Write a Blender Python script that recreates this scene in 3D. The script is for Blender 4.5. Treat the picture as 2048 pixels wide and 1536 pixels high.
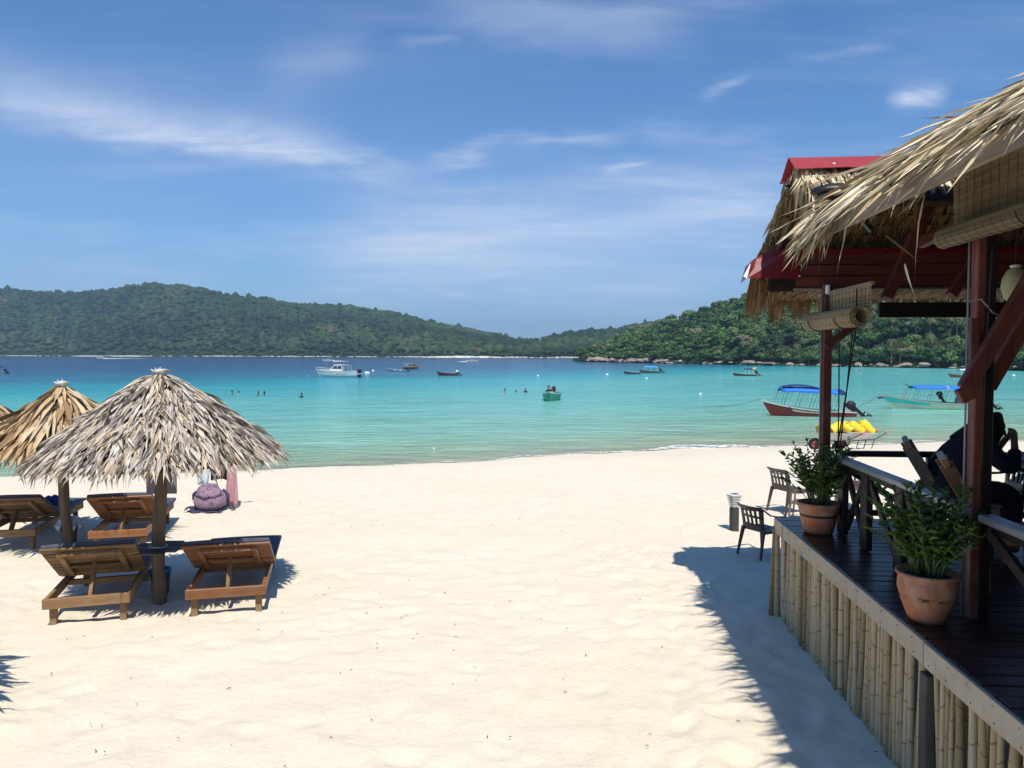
import bpy, bmesh, math, random
import numpy as np
from mathutils import Vector, Matrix, Euler, noise as mnoise

random.seed(7); RNG = np.random.default_rng(7)
for o in list(bpy.data.objects): bpy.data.objects.remove(o)
SC = bpy.context.scene
COL = SC.collection
R = math.radians
PI = math.pi

# ---------------------------------------------------------------- camera
CAM_Z = 2.8          # eye height above the dry sand
SEA = -2.0           # sea level
FPX, HORIZON = 1541.0, 706.0
PITCH = math.atan((768 - HORIZON) / FPX)
cam_data = bpy.data.cameras.new('camera')
cam = bpy.data.objects.new('camera', cam_data); COL.objects.link(cam)
cam.location = (0, 0, CAM_Z)
cam.rotation_euler = (PI / 2 - PITCH, 0, 0)
cam_data.sensor_width = 36; cam_data.lens = FPX / 2048 * 36
cam_data.clip_start = 0.05; cam_data.clip_end = 20000
SC.camera = cam

# ---------------------------------------------------------------- light
SUN_DIR = Vector((0.085, -0.555, 1.0)).normalized()     # towards the sun
SUN_EL = math.asin(SUN_DIR.z)
sun_d = bpy.data.lights.new('sun', 'SUN'); sun_d.energy = 4.9; sun_d.angle = R(0.53)
sun_d.color = (1.0, 0.94, 0.83)
sun = bpy.data.objects.new('sun', sun_d); COL.objects.link(sun)
sun.rotation_euler = SUN_DIR.to_track_quat('Z', 'Y').to_euler()
sun.location = (0, -20, 60)

W = bpy.data.worlds.new('World'); SC.world = W; W.use_nodes = True
def build_world():
    nt = W.node_tree; N = nt.nodes; L = nt.links; N.clear()
    out = N.new('ShaderNodeOutputWorld'); bg = N.new('ShaderNodeBackground')
    L.new(bg.outputs[0], out.inputs[0]); bg.inputs[1].default_value = 0.118
    sky = N.new('ShaderNodeTexSky'); sky.sky_type = 'NISHITA'; sky.sun_disc = False
    sky.sun_elevation = SUN_EL
    sky.sun_rotation = math.atan2(SUN_DIR.x, SUN_DIR.y)
    sky.altitude = 0; sky.air_density = 1.0; sky.dust_density = 0.6; sky.ozone_density = 2.2
    tc = N.new('ShaderNodeTexCoord'); sep = N.new('ShaderNodeSeparateXYZ')
    L.new(tc.outputs['Generated'], sep.inputs[0])
    def m(op, a, b=None, c=None, clamp=False):
        n = N.new('ShaderNodeMath'); n.operation = op; n.use_clamp = clamp
        for i, x in enumerate((a, b, c)):
            if x is None: continue
            if isinstance(x, (int, float)): n.inputs[i].default_value = x
            else: L.new(x, n.inputs[i])
        return n.outputs[0]
    x, y, z = sep.outputs
    # cirrus lives on a flat high sheet: project the view direction on it
    zz = m('MAXIMUM', m('ADD', z, 0.10), 0.02)
    px = m('DIVIDE', x, zz); py = m('DIVIDE', y, zz)
    cmb = N.new('ShaderNodeCombineXYZ'); L.new(px, cmb.inputs[0]); L.new(py, cmb.inputs[1])
    def noise(vec, scale, detail, rough, sx=1, sy=1, rot=0, off=(0, 0, 0), dist=0.0):
        mp = N.new('ShaderNodeMapping'); L.new(vec, mp.inputs[0])
        mp.inputs['Scale'].default_value = (sx, sy, 1); mp.inputs['Rotation'].default_value = (0, 0, rot)
        mp.inputs['Location'].default_value = off
        n = N.new('ShaderNodeTexNoise'); n.inputs['Scale'].default_value = scale
        n.inputs['Detail'].default_value = detail; n.inputs['Roughness'].default_value = rough
        n.inputs['Distortion'].default_value = dist
        L.new(mp.outputs[0], n.inputs['Vector']); return n.outputs['Fac']
    def ss(v, lo, hi):
        n = N.new('ShaderNodeMapRange'); n.interpolation_type = 'SMOOTHSTEP'
        n.inputs['From Min'].default_value = lo; n.inputs['From Max'].default_value = hi
        L.new(v, n.inputs['Value']); return n.outputs[0]
    big = noise(cmb.outputs[0], 0.55, 5, 0.55, 0.6, 1.3, R(20), (3.1, 1.7, 0), 0.6)
    fib = noise(cmb.outputs[0], 2.4, 8, 0.62, 0.35, 1.6, R(28), (0.4, 5.0, 0), 0.5)
    cir = m('MULTIPLY', ss(big, 0.46, 0.72), ss(fib, 0.38, 0.72))
    # named streaks, in the direction space of the sea-side sky
    yy = m('MAXIMUM', y, 0.05)
    u = m('DIVIDE', x, yy); v = m('DIVIDE', z, yy)
    front = ss(y, 0.15, 0.45)
    wob = m('MULTIPLY', m('SUBTRACT', noise(cmb.outputs[0], 1.6, 6, 0.6), 0.5), 0.10)
    vw = m('ADD', v, wob)
    tot = soft = None
    def P(a, b): return (a - 1024) / FPX, (HORIZON - b) / FPX
    for (x0, y0, x1, y1, w, amp) in (
            (-80, 205, 780, 345, 32, .28), (-80, 165, 700, 300, 64, .36), (100, 230, 900, 370, 22, .22), (840, 335, 1020, 298, 15, .34), (990, 298, 1250, 284, 15, .30),
            (860, 45, 1380, 80, 42, .26), (1000, 20, 1560, 40, 30, .16), (1390, 222, 1495, 154, 14, .30), (1560, 118, 1775, 82, 13, .26),
            (1195, 350, 1305, 326, 12, .36), (520, 170, 760, 110, 60, .16), (780, 110, 930, 98, 12, .16), (40, 520, 460, 562, 18, .18), (560, 520, 1440, 590, 60, .26), (640, 490, 1620, 410, 90, .46),
            (300, 500, 1140, 440, 30, .16), (1220, 270, 1570, 285, 18, .20), (-60, 455, 300, 475, 16, .14), (1764, 206, 1888, 196, 20, .72)):
        (u0, v0), (u1, v1) = P(x0, y0), P(x1, y1)
        sl = (v1 - v0) / (u1 - u0); ww = w / FPX
        src = v if w == 20 else vw
        if w == 20: src = m('ADD', v, m('MULTIPLY', wob, 0.3))
        d = m('SUBTRACT', src, m('ADD', m('MULTIPLY', m('SUBTRACT', u, u0), sl), v0))
        g = m('POWER', 2.718, m('MULTIPLY', m('MULTIPLY', d, d), -1 / (ww * ww)))
        e = min(0.09, (u1 - u0) * 0.35)
        edge = m('MULTIPLY', ss(u, u0 - e * .3, u0 + e), m('SUBTRACT', 1.0, ss(u, u1 - e, u1 + e * .3)))
        t = m('MULTIPLY', m('MULTIPLY', g, edge), amp)
        if w >= 40: soft = t if soft is None else m('ADD', soft, t)
        else: tot = t if tot is None else m('ADD', tot, t)
    fine = noise(cmb.outputs[0], 4.5, 9, 0.70, 0.45, 1.6, R(24), (0, 0, 0), .8)
    streak = m('MULTIPLY', m('MULTIPLY', tot, front), m('ADD', m('MULTIPLY', ss(fine, .25, .75), 1.0), 0.22))
    sn = noise(cmb.outputs[0], 1.5, 7, 0.6, 0.5, 1.2, R(24), (2, 9, 0), .6)
    streak = m('ADD', streak, m('MULTIPLY', m('MULTIPLY', soft, front), m('ADD', m('MULTIPLY', ss(sn, .25, .75), .9), 0.35)))
    mask = m('ADD', m('MULTIPLY', cir, 0.26), streak, clamp=True)
    # thin milky veil that thickens towards the horizon (aerosol)
    veil = m('MULTIPLY', m('POWER', 2.718, m('MULTIPLY', m('MAXIMUM', z, 0.0), -7.0)), 0.52)
    veil2 = m('MULTIPLY', ss(noise(cmb.outputs[0], 0.35, 4, 0.5, 1, 1, 0, (7, 2, 0)), .3, .8), m('POWER', 2.718, m('MULTIPLY', m('MAXIMUM', z, 0.0), -5.0)))
    mask = m('ADD', mask, m('MULTIPLY', veil2, 0.25), clamp=True)
    tint = N.new('ShaderNodeMix'); tint.data_type = 'RGBA'; tint.blend_type = 'MULTIPLY'; tint.inputs[0].default_value = 1.0
    L.new(sky.outputs[0], tint.inputs[6]); tint.inputs[7].default_value = SKY_TINT
    mx0 = N.new('ShaderNodeMix'); mx0.data_type = 'RGBA'
    L.new(veil, mx0.inputs[0]); L.new(tint.outputs[2], mx0.inputs[6]); mx0.inputs[7].default_value = VEIL_COL
    mx = N.new('ShaderNodeMix'); mx.data_type = 'RGBA'
    L.new(mask, mx.inputs[0]); L.new(mx0.outputs[2], mx.inputs[6]); mx.inputs[7].default_value = CLOUD_COL
    L.new(mx.outputs[2], bg.inputs[0])
SKY_TINT = (0.33, 0.72, 1.07, 1); VEIL_COL = (4.5, 5.1, 7.1, 1); CLOUD_COL = (6.3, 6.9, 8.1, 1)
build_world()
SC.view_settings.view_transform = 'Standard'; SC.view_settings.look = 'None'
SC.view_settings.exposure = 0.07; SC.view_settings.gamma = 1.0; SC.view_settings.use_curve_mapping = False
SC.render.engine = 'CYCLES'
SC.cycles.use_denoising = True
SC.cycles.max_bounces = 6; SC.cycles.diffuse_bounces = 3; SC.cycles.glossy_bounces = 3
SC.cycles.transmission_bounces = 3; SC.cycles.transparent_max_bounces = 6; SC.cycles.volume_bounces = 0
SC.cycles.sample_clamp_indirect = 4

# ---------------------------------------------------------------- placing helpers
def ray(px, py):
    u = (px - 1024) / FPX; v = (768 - py) / FPX
    c, s = math.cos(PITCH), math.sin(PITCH)
    d = Vector((u, c + v * s, -s + v * c))
    return d / d.y
def at(px, py, Y=None, z=None):
    d = ray(px, py)
    t = Y if Y is not None else (z - CAM_Z) / d.z
    return Vector((d.x * t, t, CAM_Z + d.z * t))
def on_sea(px, py): return at(px, py, z=SEA)

# ---------------------------------------------------------------- object helpers
def tag(o, label=None, cat=None, group=None, kind=None):
    if label: o['label'] = label
    if cat: o['category'] = cat
    if group: o['group'] = group
    if kind: o['kind'] = kind
    return o
def thing(name, label, cat, loc=(0, 0, 0), rz=0.0, group=None, scale=1.0):
    o = bpy.data.objects.new(name, None); COL.objects.link(o)
    o.location = loc; o.rotation_euler = (0, 0, rz); o.empty_display_size = 0.1
    if scale != 1.0: o.scale = (scale,) * 3
    return tag(o, label, cat, group)
def link(name, mesh, mat=None, parent=None, loc=None):
    o = bpy.data.objects.new(name, mesh); COL.objects.link(o)
    if mat is not None and not mesh.materials: mesh.materials.append(mat)
    if parent is not None: o.parent = parent
    if loc is not None: o.location = loc
    return o
def copy_tree(o, parent=None):
    c = o.copy(); COL.objects.link(c); c.parent = parent
    for ch in list(o.children): copy_tree(ch, c)
    return c

class MB:
    def __init__(s): s.v = []; s.f = []; s.m = []
    def add(s, vs, fs, m=0):
        b = len(s.v); s.v += [tuple(map(float, p)) for p in vs]
        for f in fs: s.f.append(tuple(int(i) + b for i in f)); s.m.append(m)
        return s
    def box(s, c, size, rot=None, m=0):
        c = Vector(c); hx, hy, hz = [k / 2 for k in size]
        M = rot if rot is not None else Matrix.Identity(3)
        vs = [c + M @ Vector((x, y, z)) for x in (-hx, hx) for y in (-hy, hy) for z in (-hz, hz)]
        return s.add(vs, [(0, 1, 3, 2), (4, 6, 7, 5), (0, 4, 5, 1), (2, 3, 7, 6), (0, 2, 6, 4), (1, 5, 7, 3)], m)
    def bar(s, p0, p1, w, h, up=(0, 0, 1), w1=None, h1=None, m=0):
        p0, p1 = Vector(p0), Vector(p1); d = (p1 - p0).normalized(); up = Vector(up)
        sd = d.cross(up)
        if sd.length < 1e-4: sd = d.cross(Vector((0, 1, 0)))
        sd.normalize(); u = sd.cross(d).normalized()
        vs = []
        for p, a, b in ((p0, w, h), (p1, w1 or w, h1 or h)):
            for i, j in ((-1, -1), (1, -1), (1, 1), (-1, 1)): vs.append(p + sd * (i * a / 2) + u * (j * b / 2))
        return s.add(vs, [(3, 2, 1, 0), (4, 5, 6, 7), (0, 1, 5, 4), (1, 2, 6, 5), (2, 3, 7, 6), (3, 0, 4, 7)], m)
    def tube(s, pts, rad, n=8, cap=True, m=0, flat=1.0):
        pts = [Vector(p) for p in pts]
        if isinstance(rad, (int, float)): rad = [rad] * len(pts)
        b = []; up = None
        for i, p in enumerate(pts):
            d = (pts[min(i + 1, len(pts) - 1)] - pts[max(i - 1, 0)]).normalized()
            if up is None: up = Vector((0, 0, 1)) if abs(d.z) < .9 else Vector((1, 0, 0))
            sd = d.cross(up).normalized(); up = sd.cross(d).normalized()
            b += [p + sd * (math.cos(2 * PI * k / n) * rad[i]) + up * (math.sin(2 * PI * k / n) * rad[i] * flat) for k in range(n)]
        fs = [(i * n + k, i * n + (k + 1) % n, (i + 1) * n + (k + 1) % n, (i + 1) * n + k) for i in range(len(pts) - 1) for k in range(n)]
        if cap: fs += [tuple(range(n - 1, -1, -1)), tuple(range((len(pts) - 1) * n, len(pts) * n))]
        return s.add(b, fs, m)
    def lathe(s, prof, n=24, c=(0, 0, 0), sx=1, sy=1, m=0):
        c = Vector(c); vs = []
        for r, z in prof: vs += [c + Vector((math.cos(2 * PI * k / n) * r * sx, math.sin(2 * PI * k / n) * r * sy, z)) for k in range(n)]
        fs = [(i * n + k, i * n + (k + 1) % n, (i + 1) * n + (k + 1) % n, (i + 1) * n + k) for i in range(len(prof) - 1) for k in range(n)]
        if prof[0][0] > 1e-5: fs.append(tuple(range(n - 1, -1, -1)))
        if prof[-1][0] > 1e-5: fs.append(tuple(range((len(prof) - 1) * n, len(prof) * n)))
        return s.add(vs, fs, m)
    def sheet(s, rows, m=0, closed=False):
        n = len(rows[0]); vs = [p for r in rows for p in r]; k = n if closed else n - 1
        return s.add(vs, [(i * n + j, i * n + (j + 1) % n, (i + 1) * n + (j + 1) % n, (i + 1) * n + j) for i in range(len(rows) - 1) for j in range(k)], m)
    def prism(s, poly, off, m=0):
        n = len(poly); off = Vector(off); a = [Vector(p) for p in poly]
        return s.add(a + [p + off for p in a], [tuple(range(n - 1, -1, -1)), tuple(range(n, 2 * n))] + [(i, (i + 1) % n, n + (i + 1) % n, n + i) for i in range(n)], m)
    def mesh(s, name, mats, smooth=False):
        me = bpy.data.meshes.new(name); me.from_pydata(s.v, [], s.f)
        for mm in (mats if isinstance(mats, (list, tuple)) else [mats]):
            if mm is not None: me.materials.append(mm)
        if isinstance(mats, (list, tuple)): me.polygons.foreach_set('material_index', s.m)
        if smooth: me.polygons.foreach_set('use_smooth', [True] * len(me.polygons))
        me.validate(); me.update(); return me
    def build(s, name, mats, parent=None, smooth=False, bevel=0.0, loc=None, solid=0.0, subsurf=0, seg=1):
        o = link(name, s.mesh(name, mats, smooth), None, parent, loc)
        if solid: md = o.modifiers.new('thickness', 'SOLIDIFY'); md.thickness = solid; md.offset = 0
        if bevel: md = o.modifiers.new('bevel', 'BEVEL'); md.width = bevel; md.segments = seg; md.limit_method = 'ANGLE'; md.angle_limit = R(35)
        if subsurf: md = o.modifiers.new('subsurf', 'SUBSURF'); md.levels = md.render_levels = subsurf
        return o

def np_mesh(name, verts, faces, mat=None, smooth=False, attr=None):
    """verts (n,3), faces (m,k) arrays -> mesh, quick; attr: dict name -> per-vertex floats"""
    me = bpy.data.meshes.new(name); n, m, k = len(verts), len(faces), faces.shape[1]
    me.vertices.add(n); me.vertices.foreach_set('co', np.ascontiguousarray(verts, np.float32).ravel())
    me.loops.add(m * k); me.loops.foreach_set('vertex_index', np.ascontiguousarray(faces, np.int32).ravel())
    me.polygons.add(m); me.polygons.foreach_set('loop_start', np.arange(0, m * k, k, dtype=np.int32))
    me.polygons.foreach_set('loop_total', np.full(m, k, np.int32))
    if smooth: me.polygons.foreach_set('use_smooth', np.ones(m, bool))
    if mat is not None: me.materials.append(mat)
    for nm, a in (attr or {}).items():
        at_ = me.attributes.new(nm, 'FLOAT', 'POINT'); at_.data.foreach_set('value', np.ascontiguousarray(a, np.float32))
    me.update(calc_edges=True); return me

# ---------------------------------------------------------------- materials
def hexc(r, g, b):
    f = lambda c: (c / 255 / 12.92) if c / 255 <= .04045 else ((c / 255 + .055) / 1.055) ** 2.4
    return (f(r), f(g), f(b))
class NT:
    def __init__(s, name):
        s.mat = bpy.data.materials.new(name); s.mat.use_nodes = True
        s.t = s.mat.node_tree; s.N = s.t.nodes; s.L = s.t.links
        s.b = s.N['Principled BSDF']
    def put(s, sock, x):
        if isinstance(x, (int, float)): sock.default_value = x
        elif isinstance(x, (tuple, list)): sock.default_value = tuple(x) + ((1,) if len(x) == 3 and len(sock.default_value) == 4 else ())
        else: s.L.new(x, sock)
    def math(s, op, a, b=0.0, clamp=False):
        n = s.N.new('ShaderNodeMath'); n.operation = op; n.use_clamp = clamp
        s.put(n.inputs[0], a); s.put(n.inputs[1], b); return n.outputs[0]
    def mix(s, fac, a, b, mode='MIX'):
        n = s.N.new('ShaderNodeMix'); n.data_type = 'RGBA'; n.blend_type = mode
        s.put(n.inputs[0], fac); s.put(n.inputs[6], a); s.put(n.inputs[7], b); return n.outputs[2]
    def coord(s, which='Object'): return s.N.new('ShaderNodeTexCoord').outputs[which]
    def pos(s): return s.N.new('ShaderNodeNewGeometry').outputs['Position']
    def noise(s, vec, scale, detail=4, rough=.55, stretch=(1, 1, 1), dist=0.0, out='Fac'):
        mp = s.N.new('ShaderNodeMapping'); s.L.new(vec, mp.inputs[0]); mp.inputs['Scale'].default_value = stretch
        n = s.N.new('ShaderNodeTexNoise'); n.inputs['Scale'].default_value = scale; n.inputs['Detail'].default_value = detail
        n.inputs['Roughness'].default_value = rough; n.inputs['Distortion'].default_value = dist
        s.L.new(mp.outputs[0], n.inputs['Vector']); return n.outputs[out]
    def voro(s, vec, scale, out='Distance', feature='F1'):
        n = s.N.new('ShaderNodeTexVoronoi'); n.inputs['Scale'].default_value = scale; n.feature = feature
        s.L.new(vec, n.inputs['Vector']); return n.outputs[out]
    def ramp(s, fac, stops, interp='LINEAR'):
        n = s.N.new('ShaderNodeValToRGB'); s.put(n.inputs[0], fac); cr = n.color_ramp; cr.interpolation = interp
        while len(cr.elements) < len(stops): cr.elements.new(0.5)
        for e, (p, c) in zip(cr.elements, stops): e.position = p; e.color = tuple(c) + (1,) if len(c) == 3 else c
        return n.outputs[0]
    def rng(s, v, a, b, c=0.0, d=1.0):
        n = s.N.new('ShaderNodeMapRange'); s.put(n.inputs[0], v)
        for i, k in enumerate((a, b, c, d)): n.inputs[i + 1].default_value = k
        return n.outputs[0]
    def bump(s, h, strength, dist=0.01, prev=None):
        n = s.N.new('ShaderNodeBump'); n.inputs['Strength'].default_value = strength; n.inputs['Distance'].default_value = dist
        s.L.new(h, n.inputs['Height'])
        if prev is not None: s.L.new(prev, n.inputs['Normal'])
        return n.outputs[0]
    def rand(s): return s.N.new('ShaderNodeObjectInfo').outputs['Random']
    def attr(s, name):
        n = s.N.new('ShaderNodeAttribute'); n.attribute_name = name; return n.outputs['Fac']
    def out(s, col=None, rough=None, normal=None, spec=None, metal=None, **kw):
        b = s.b
        if col is not None: s.put(b.inputs['Base Color'], col)
        if rough is not None: s.put(b.inputs['Roughness'], rough)
        if normal is not None: s.L.new(normal, b.inputs['Normal'])
        if spec is not None: b.inputs['Specular IOR Level'].default_value = spec
        if metal is not None: b.inputs['Metallic'].default_value = metal
        for k, v in kw.items(): s.put(b.inputs[k.replace('_', ' ')], v)
        return s.mat
def plain(name, col, rough=.6, var=.22, scale=6.0, bump=.15, stretch=(1, 1, 1), spec=.3, metal=0.0, rnd=.12, bdist=.004, dirt=None):
    n = NT(name); c = n.coord()
    a = n.noise(c, scale, 6, .6, stretch); b = n.noise(c, scale * 5.3, 4, .6, stretch)
    f = n.math('ADD', n.math('MULTIPLY', a, .65), n.math('MULTIPLY', b, .35))
    k = n.rng(f, .3, .7, 1 - var, 1 + var)
    r = n.rng(n.rand(), 0, 1, 1 - rnd, 1 + rnd)
    cc = n.mix(1.0, tuple(col) + (1,), n.math('MULTIPLY', k, r), 'MULTIPLY')
    if dirt is not None:
        d = n.noise(c, scale * .6, 8, .7)
        cc = n.mix(n.rng(d, .52, .72, 0, .75), cc, tuple(dirt) + (1,))
    nm = n.bump(f, bump, bdist) if bump else None
    return n.out(cc, n.rng(b, .3, .7, max(rough - .1, .02), min(rough + .1, 1)), nm, spec, metal)
def wood(name, col, col2, rough=.55, scale=3.0, axis=1, spec=.3, rnd=.2, bump=.25, weather=.0):
    n = NT(name); c = n.coord(); st = [9, 9, 9]; st[axis] = .7
    g = n.noise(c, scale, 8, .65, tuple(st), .4); w = n.noise(c, scale * .5, 4, .6)
    cc = n.mix(n.rng(g, .32, .68), tuple(col) + (1,), tuple(col2) + (1,))
    gw = n.noise(c, scale * 1.3, 6, .7); cc = n.mix(n.rng(gw, .50, .74, 0, weather), cc, (.22, .19, .155, 1))
    cc = n.mix(1.0, cc, n.math('MULTIPLY', n.rng(w, .3, .7, .68, 1.30), n.rng(n.rand(), 0, 1, 1 - rnd, 1 + rnd)), 'MULTIPLY')
    return n.out(cc, n.rng(g, .3, .7, rough - .12, rough + .12), n.bump(g, bump, .004), spec)
def leafmat(name, stops, rough=.6, trans=0.0, attr=None, spec=.3, streak=True):
    n = NT(name); r = n.attr(attr) if attr else n.rand()
    col = n.ramp(r, stops)
    if streak:
        c = n.coord(); g = n.noise(c, 5, 5, .6, (6, .8, 1) if not attr else (2.2, 2.2, 2.2))
        col = n.mix(1.0, col, n.rng(g, .3, .7, .72, 1.22), 'MULTIPLY')
    m = n.out(col, rough, None, spec)
    if trans:
        tb = n.N.new('ShaderNodeBsdfTranslucent'); n.L.new(col, tb.inputs[0])
        mx = n.N.new('ShaderNodeMixShader'); mx.inputs[0].default_value = trans
        n.L.new(n.b.outputs[0], mx.inputs[1]); n.L.new(tb.outputs[0], mx.inputs[2])
        n.L.new(mx.outputs[0], n.N['Material Output'].inputs[0])
    return m
# ---------------------------------------------------------------- leaves (one blade = one small folded strip)
def blade(seed, segs=5, droop=.25, fold=.35, twist=.4, point=.75, base=.55, taper=1.5, asp=.08):
    """unit blade: root at 0, runs along +Y to y=1, half width .5 in X, lifts in Z"""
    r = random.Random(seed); vs = []; sgn = r.choice((-1, 1)); bend = r.uniform(-.12, .12)
    for i in range(segs + 1):
        t = i / segs
        w = .5 * (base + (1 - base) * math.sin(min(1, t / .35) * PI / 2)) * (1 - max(0, (t - (1 - point)) / point) ** taper)
        w = max(w, .012); tw = sgn * twist * t * t + r.uniform(-.12, .12)
        zc = -droop * t * t + r.uniform(-.012, .012); xc = bend * t * t * 3
        for k in (-1, 0, 1):
            x = k * w; zf = w * abs(k) * fold * asp
            vs.append((xc + x * math.cos(tw), t, zc + zf + x * math.sin(tw) * asp))
    n = 3; fs = [(i * n + j, i * n + j + 1, (i + 1) * n + j + 1, (i + 1) * n + j) for i in range(segs) for j in range(2)]
    return vs, fs
def scatter_blades(items, protos, mat_obj, mat_stuff, parent, name='leaf', n_parts=300, key=None, stuff_name='leaf_mass', world=None):
    """items: (pos, direction, up, length, width, proto index) in the parent's coordinates"""
    if key: items = sorted(items, key=key)
    meshes = []
    for v, f in protos:
        me = bpy.data.meshes.new(name); me.from_pydata(v, [], f); me.materials.append(mat_obj)
        me.polygons.foreach_set('use_smooth', [True] * len(me.polygons)); meshes.append(me)
    for (p, d, u, l, w, k) in items[:n_parts]:
        o = bpy.data.objects.new(name, meshes[k]); COL.objects.link(o); o.parent = parent
        y = Vector(d).normalized(); x = y.cross(Vector(u)).normalized(); z = x.cross(y)
        M = Matrix((x * w, y * l, z * l)).transposed().to_4x4(); M.translation = Vector(p); o.matrix_basis = M
    rest = items[n_parts:]
    if not rest: return
    V, F, A, b = [], [], [], 0
    np_p = [(np.array(v), np.array(f)) for v, f in protos]
    for (p, d, u, l, w, k) in rest:
        y = Vector(d).normalized(); x = y.cross(Vector(u)).normalized(); z = x.cross(y)
        M = np.array((x * w, y * l, z * l)); v, f = np_p[k]
        V.append(v @ M + np.array(p)); F.append(f + b); b += len(v); A.append(np.full(len(v), random.random()))
    me = np_mesh(stuff_name, np.concatenate(V), np.concatenate(F), mat_stuff, True, {'rnd': np.concatenate(A)})
    o = link(stuff_name, me, None, parent); o['kind'] = 'stuff'
    return o
# ================================================================ SETTING: beach, sea, hills
SHX = np.array([-400., -120, -60, -18.4, -8.7, 0, 12.2, 27.5, 60, 150, 400])
SHY = np.array([-60., 4., 17., 27.7, 31.0, 34.9, 39.6, 41.6, 47, 56, 60])
def shore_y(x):
    return np.interp(x, SHX, SHY) + .22 * np.sin(np.asarray(x) * .9) + .15 * np.sin(np.asarray(x) * 2.3 + 1) + .3 * np.sin(np.asarray(x) * .31)
def sand_z(x, y):
    ys = shore_y(x); a = np.where(ys > 8, .575 * ys, ys - 4); t = (y - a) / (ys - a)
    t = np.where(t < .08, np.maximum(t + .08, 0) ** 2 / .32, t)      # soft crest
    z = -2.0 * t
    deep = y - ys
    return np.where(deep > 0, -2.0 - np.minimum(deep * .10, 5.0), z)
def ground(x, y): return float(sand_z(np.array(x), np.array(y)))

def sand_material():
    n = NT('sand'); p = n.pos()
    big = n.noise(p, .35, 5, .55); mid = n.noise(p, 3.2, 6, .6); fine = n.noise(p, 60, 4, .7); grain = n.noise(p, 420, 2, .6)
    col = n.mix(n.rng(big, .3, .7), (.72, .635, .50, 1), (.75, .675, .555, 1))
    col = n.mix(n.rng(mid, .35, .75, 0, .5), col, (.65, .565, .445, 1))
    col = n.mix(1.0, col, n.rng(fine, .25, .75, .90, 1.08), 'MULTIPLY')
    col = n.mix(n.rng(grain, .66, .76, 0, .35), col, (.36, .30, .23, 1))
    d = n.attr('wet')
    col = n.mix(d, col, (.40, .345, .255, 1))
    h = n.math('ADD', n.math('MULTIPLY', mid, .6), n.math('MULTIPLY', fine, .22))
    h2 = n.noise(p, 9, 5, .6)
    nm = n.bump(h, .36, .05); nm = n.bump(h2, .34, .05, nm); nm = n.bump(grain, .25, .004, nm)
    return n.out(col, .92, nm, .12)
M_SAND = sand_material()
def build_sand():
    def axis(lo, hi, segs):
        out = [lo]
        for end, step in segs:
            while out[-1] < end - 1e-6: out.append(min(end, out[-1] + step))
        return np.array(out)
    xs = axis(-400, 400, [(-120, 40), (-40, 8), (-16, 1.2), (-8, .25), (8, .06), (20, .4), (40, 1.2), (120, 8), (400, 40)])
    ys = axis(-60, 70, [(-8, 8), (1, 1), (11, .06), (15, .16), (26, .4), (46, .5), (70, 2)])
    X, Y = np.meshgrid(xs, ys)
    Z = sand_z(X, Y)
    near = (np.abs(X) < 20) & (Y > 1) & (Y < 30)
    flat = Z[near]; xx, yy = X[near], Y[near]
    def nz(a, b, s, seed): return np.array([mnoise.noise((x * s + seed, y * s, seed)) for x, y in zip(a, b)])
    add = .022 * nz(xx, yy, .9, 3.3) + .02 * nz(xx, yy, 2.3, 9.1) + .009 * nz(xx, yy, 5.5, 1.7)
    # footprints: shallow oval dents with a small rim, in a few wandering trails and at random
    r = np.random.default_rng(3)
    pts = []
    for _ in range(16):
        x, y = r.uniform(-7, 7), r.uniform(2.5, 14); th = r.uniform(0, 2 * PI)
        for k in range(16):
            th += r.normal(0, .12); x += math.cos(th) * .62; y += math.sin(th) * .62
            s = 1 if k % 2 else -1
            pts.append((x - math.sin(th) * .11 * s, y + math.cos(th) * .11 * s, th))
    for _ in range(520): pts.append((r.uniform(-7.5, 7.5), r.uniform(2, 15), r.uniform(0, 6.3)))
    for _ in range(150): pts.append((r.uniform(1.2, 2.6), r.uniform(2.8, 11), r.uniform(0, 6.3)))
    for (px, py, th) in pts:
        m = (np.abs(xx - px) < .5) & (np.abs(yy - py) < .5)
        if not m.any(): continue
        dx, dy = xx[m] - px, yy[m] - py
        a = dx * math.cos(th) + dy * math.sin(th); b = -dx * math.sin(th) + dy * math.cos(th)
        q = (a / .15) ** 2 + (b / .075) ** 2
        add[m] += -.017 * np.exp(-q ** 1.5) + .007 * np.exp(-((np.sqrt(q) - 1.55) / .38) ** 2)
    # drifted sand against the deck skirt
    Z[near] = flat + add * np.clip((yy - 1) / 1.5, 0, 1) * np.clip((28 - yy) / 6, 0, 1)
    n0, n1 = X.shape
    V = np.stack([X, Y, Z], -1).reshape(-1, 3)
    i = np.arange(n0 - 1)[:, None] * n1 + np.arange(n1 - 1)[None]
    F = np.stack([i, i + 1, i + n1 + 1, i + n1], -1).reshape(-1, 4)
    dist = (shore_y(X) - Y).ravel()
    wet = np.clip(1 - (dist - .3) / 1.6, 0, 1) * .55
    me = np_mesh('sand', V, F, M_SAND, True, {'wet': wet})
    tag(link('sand', me), kind='structure')
build_sand()

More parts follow.
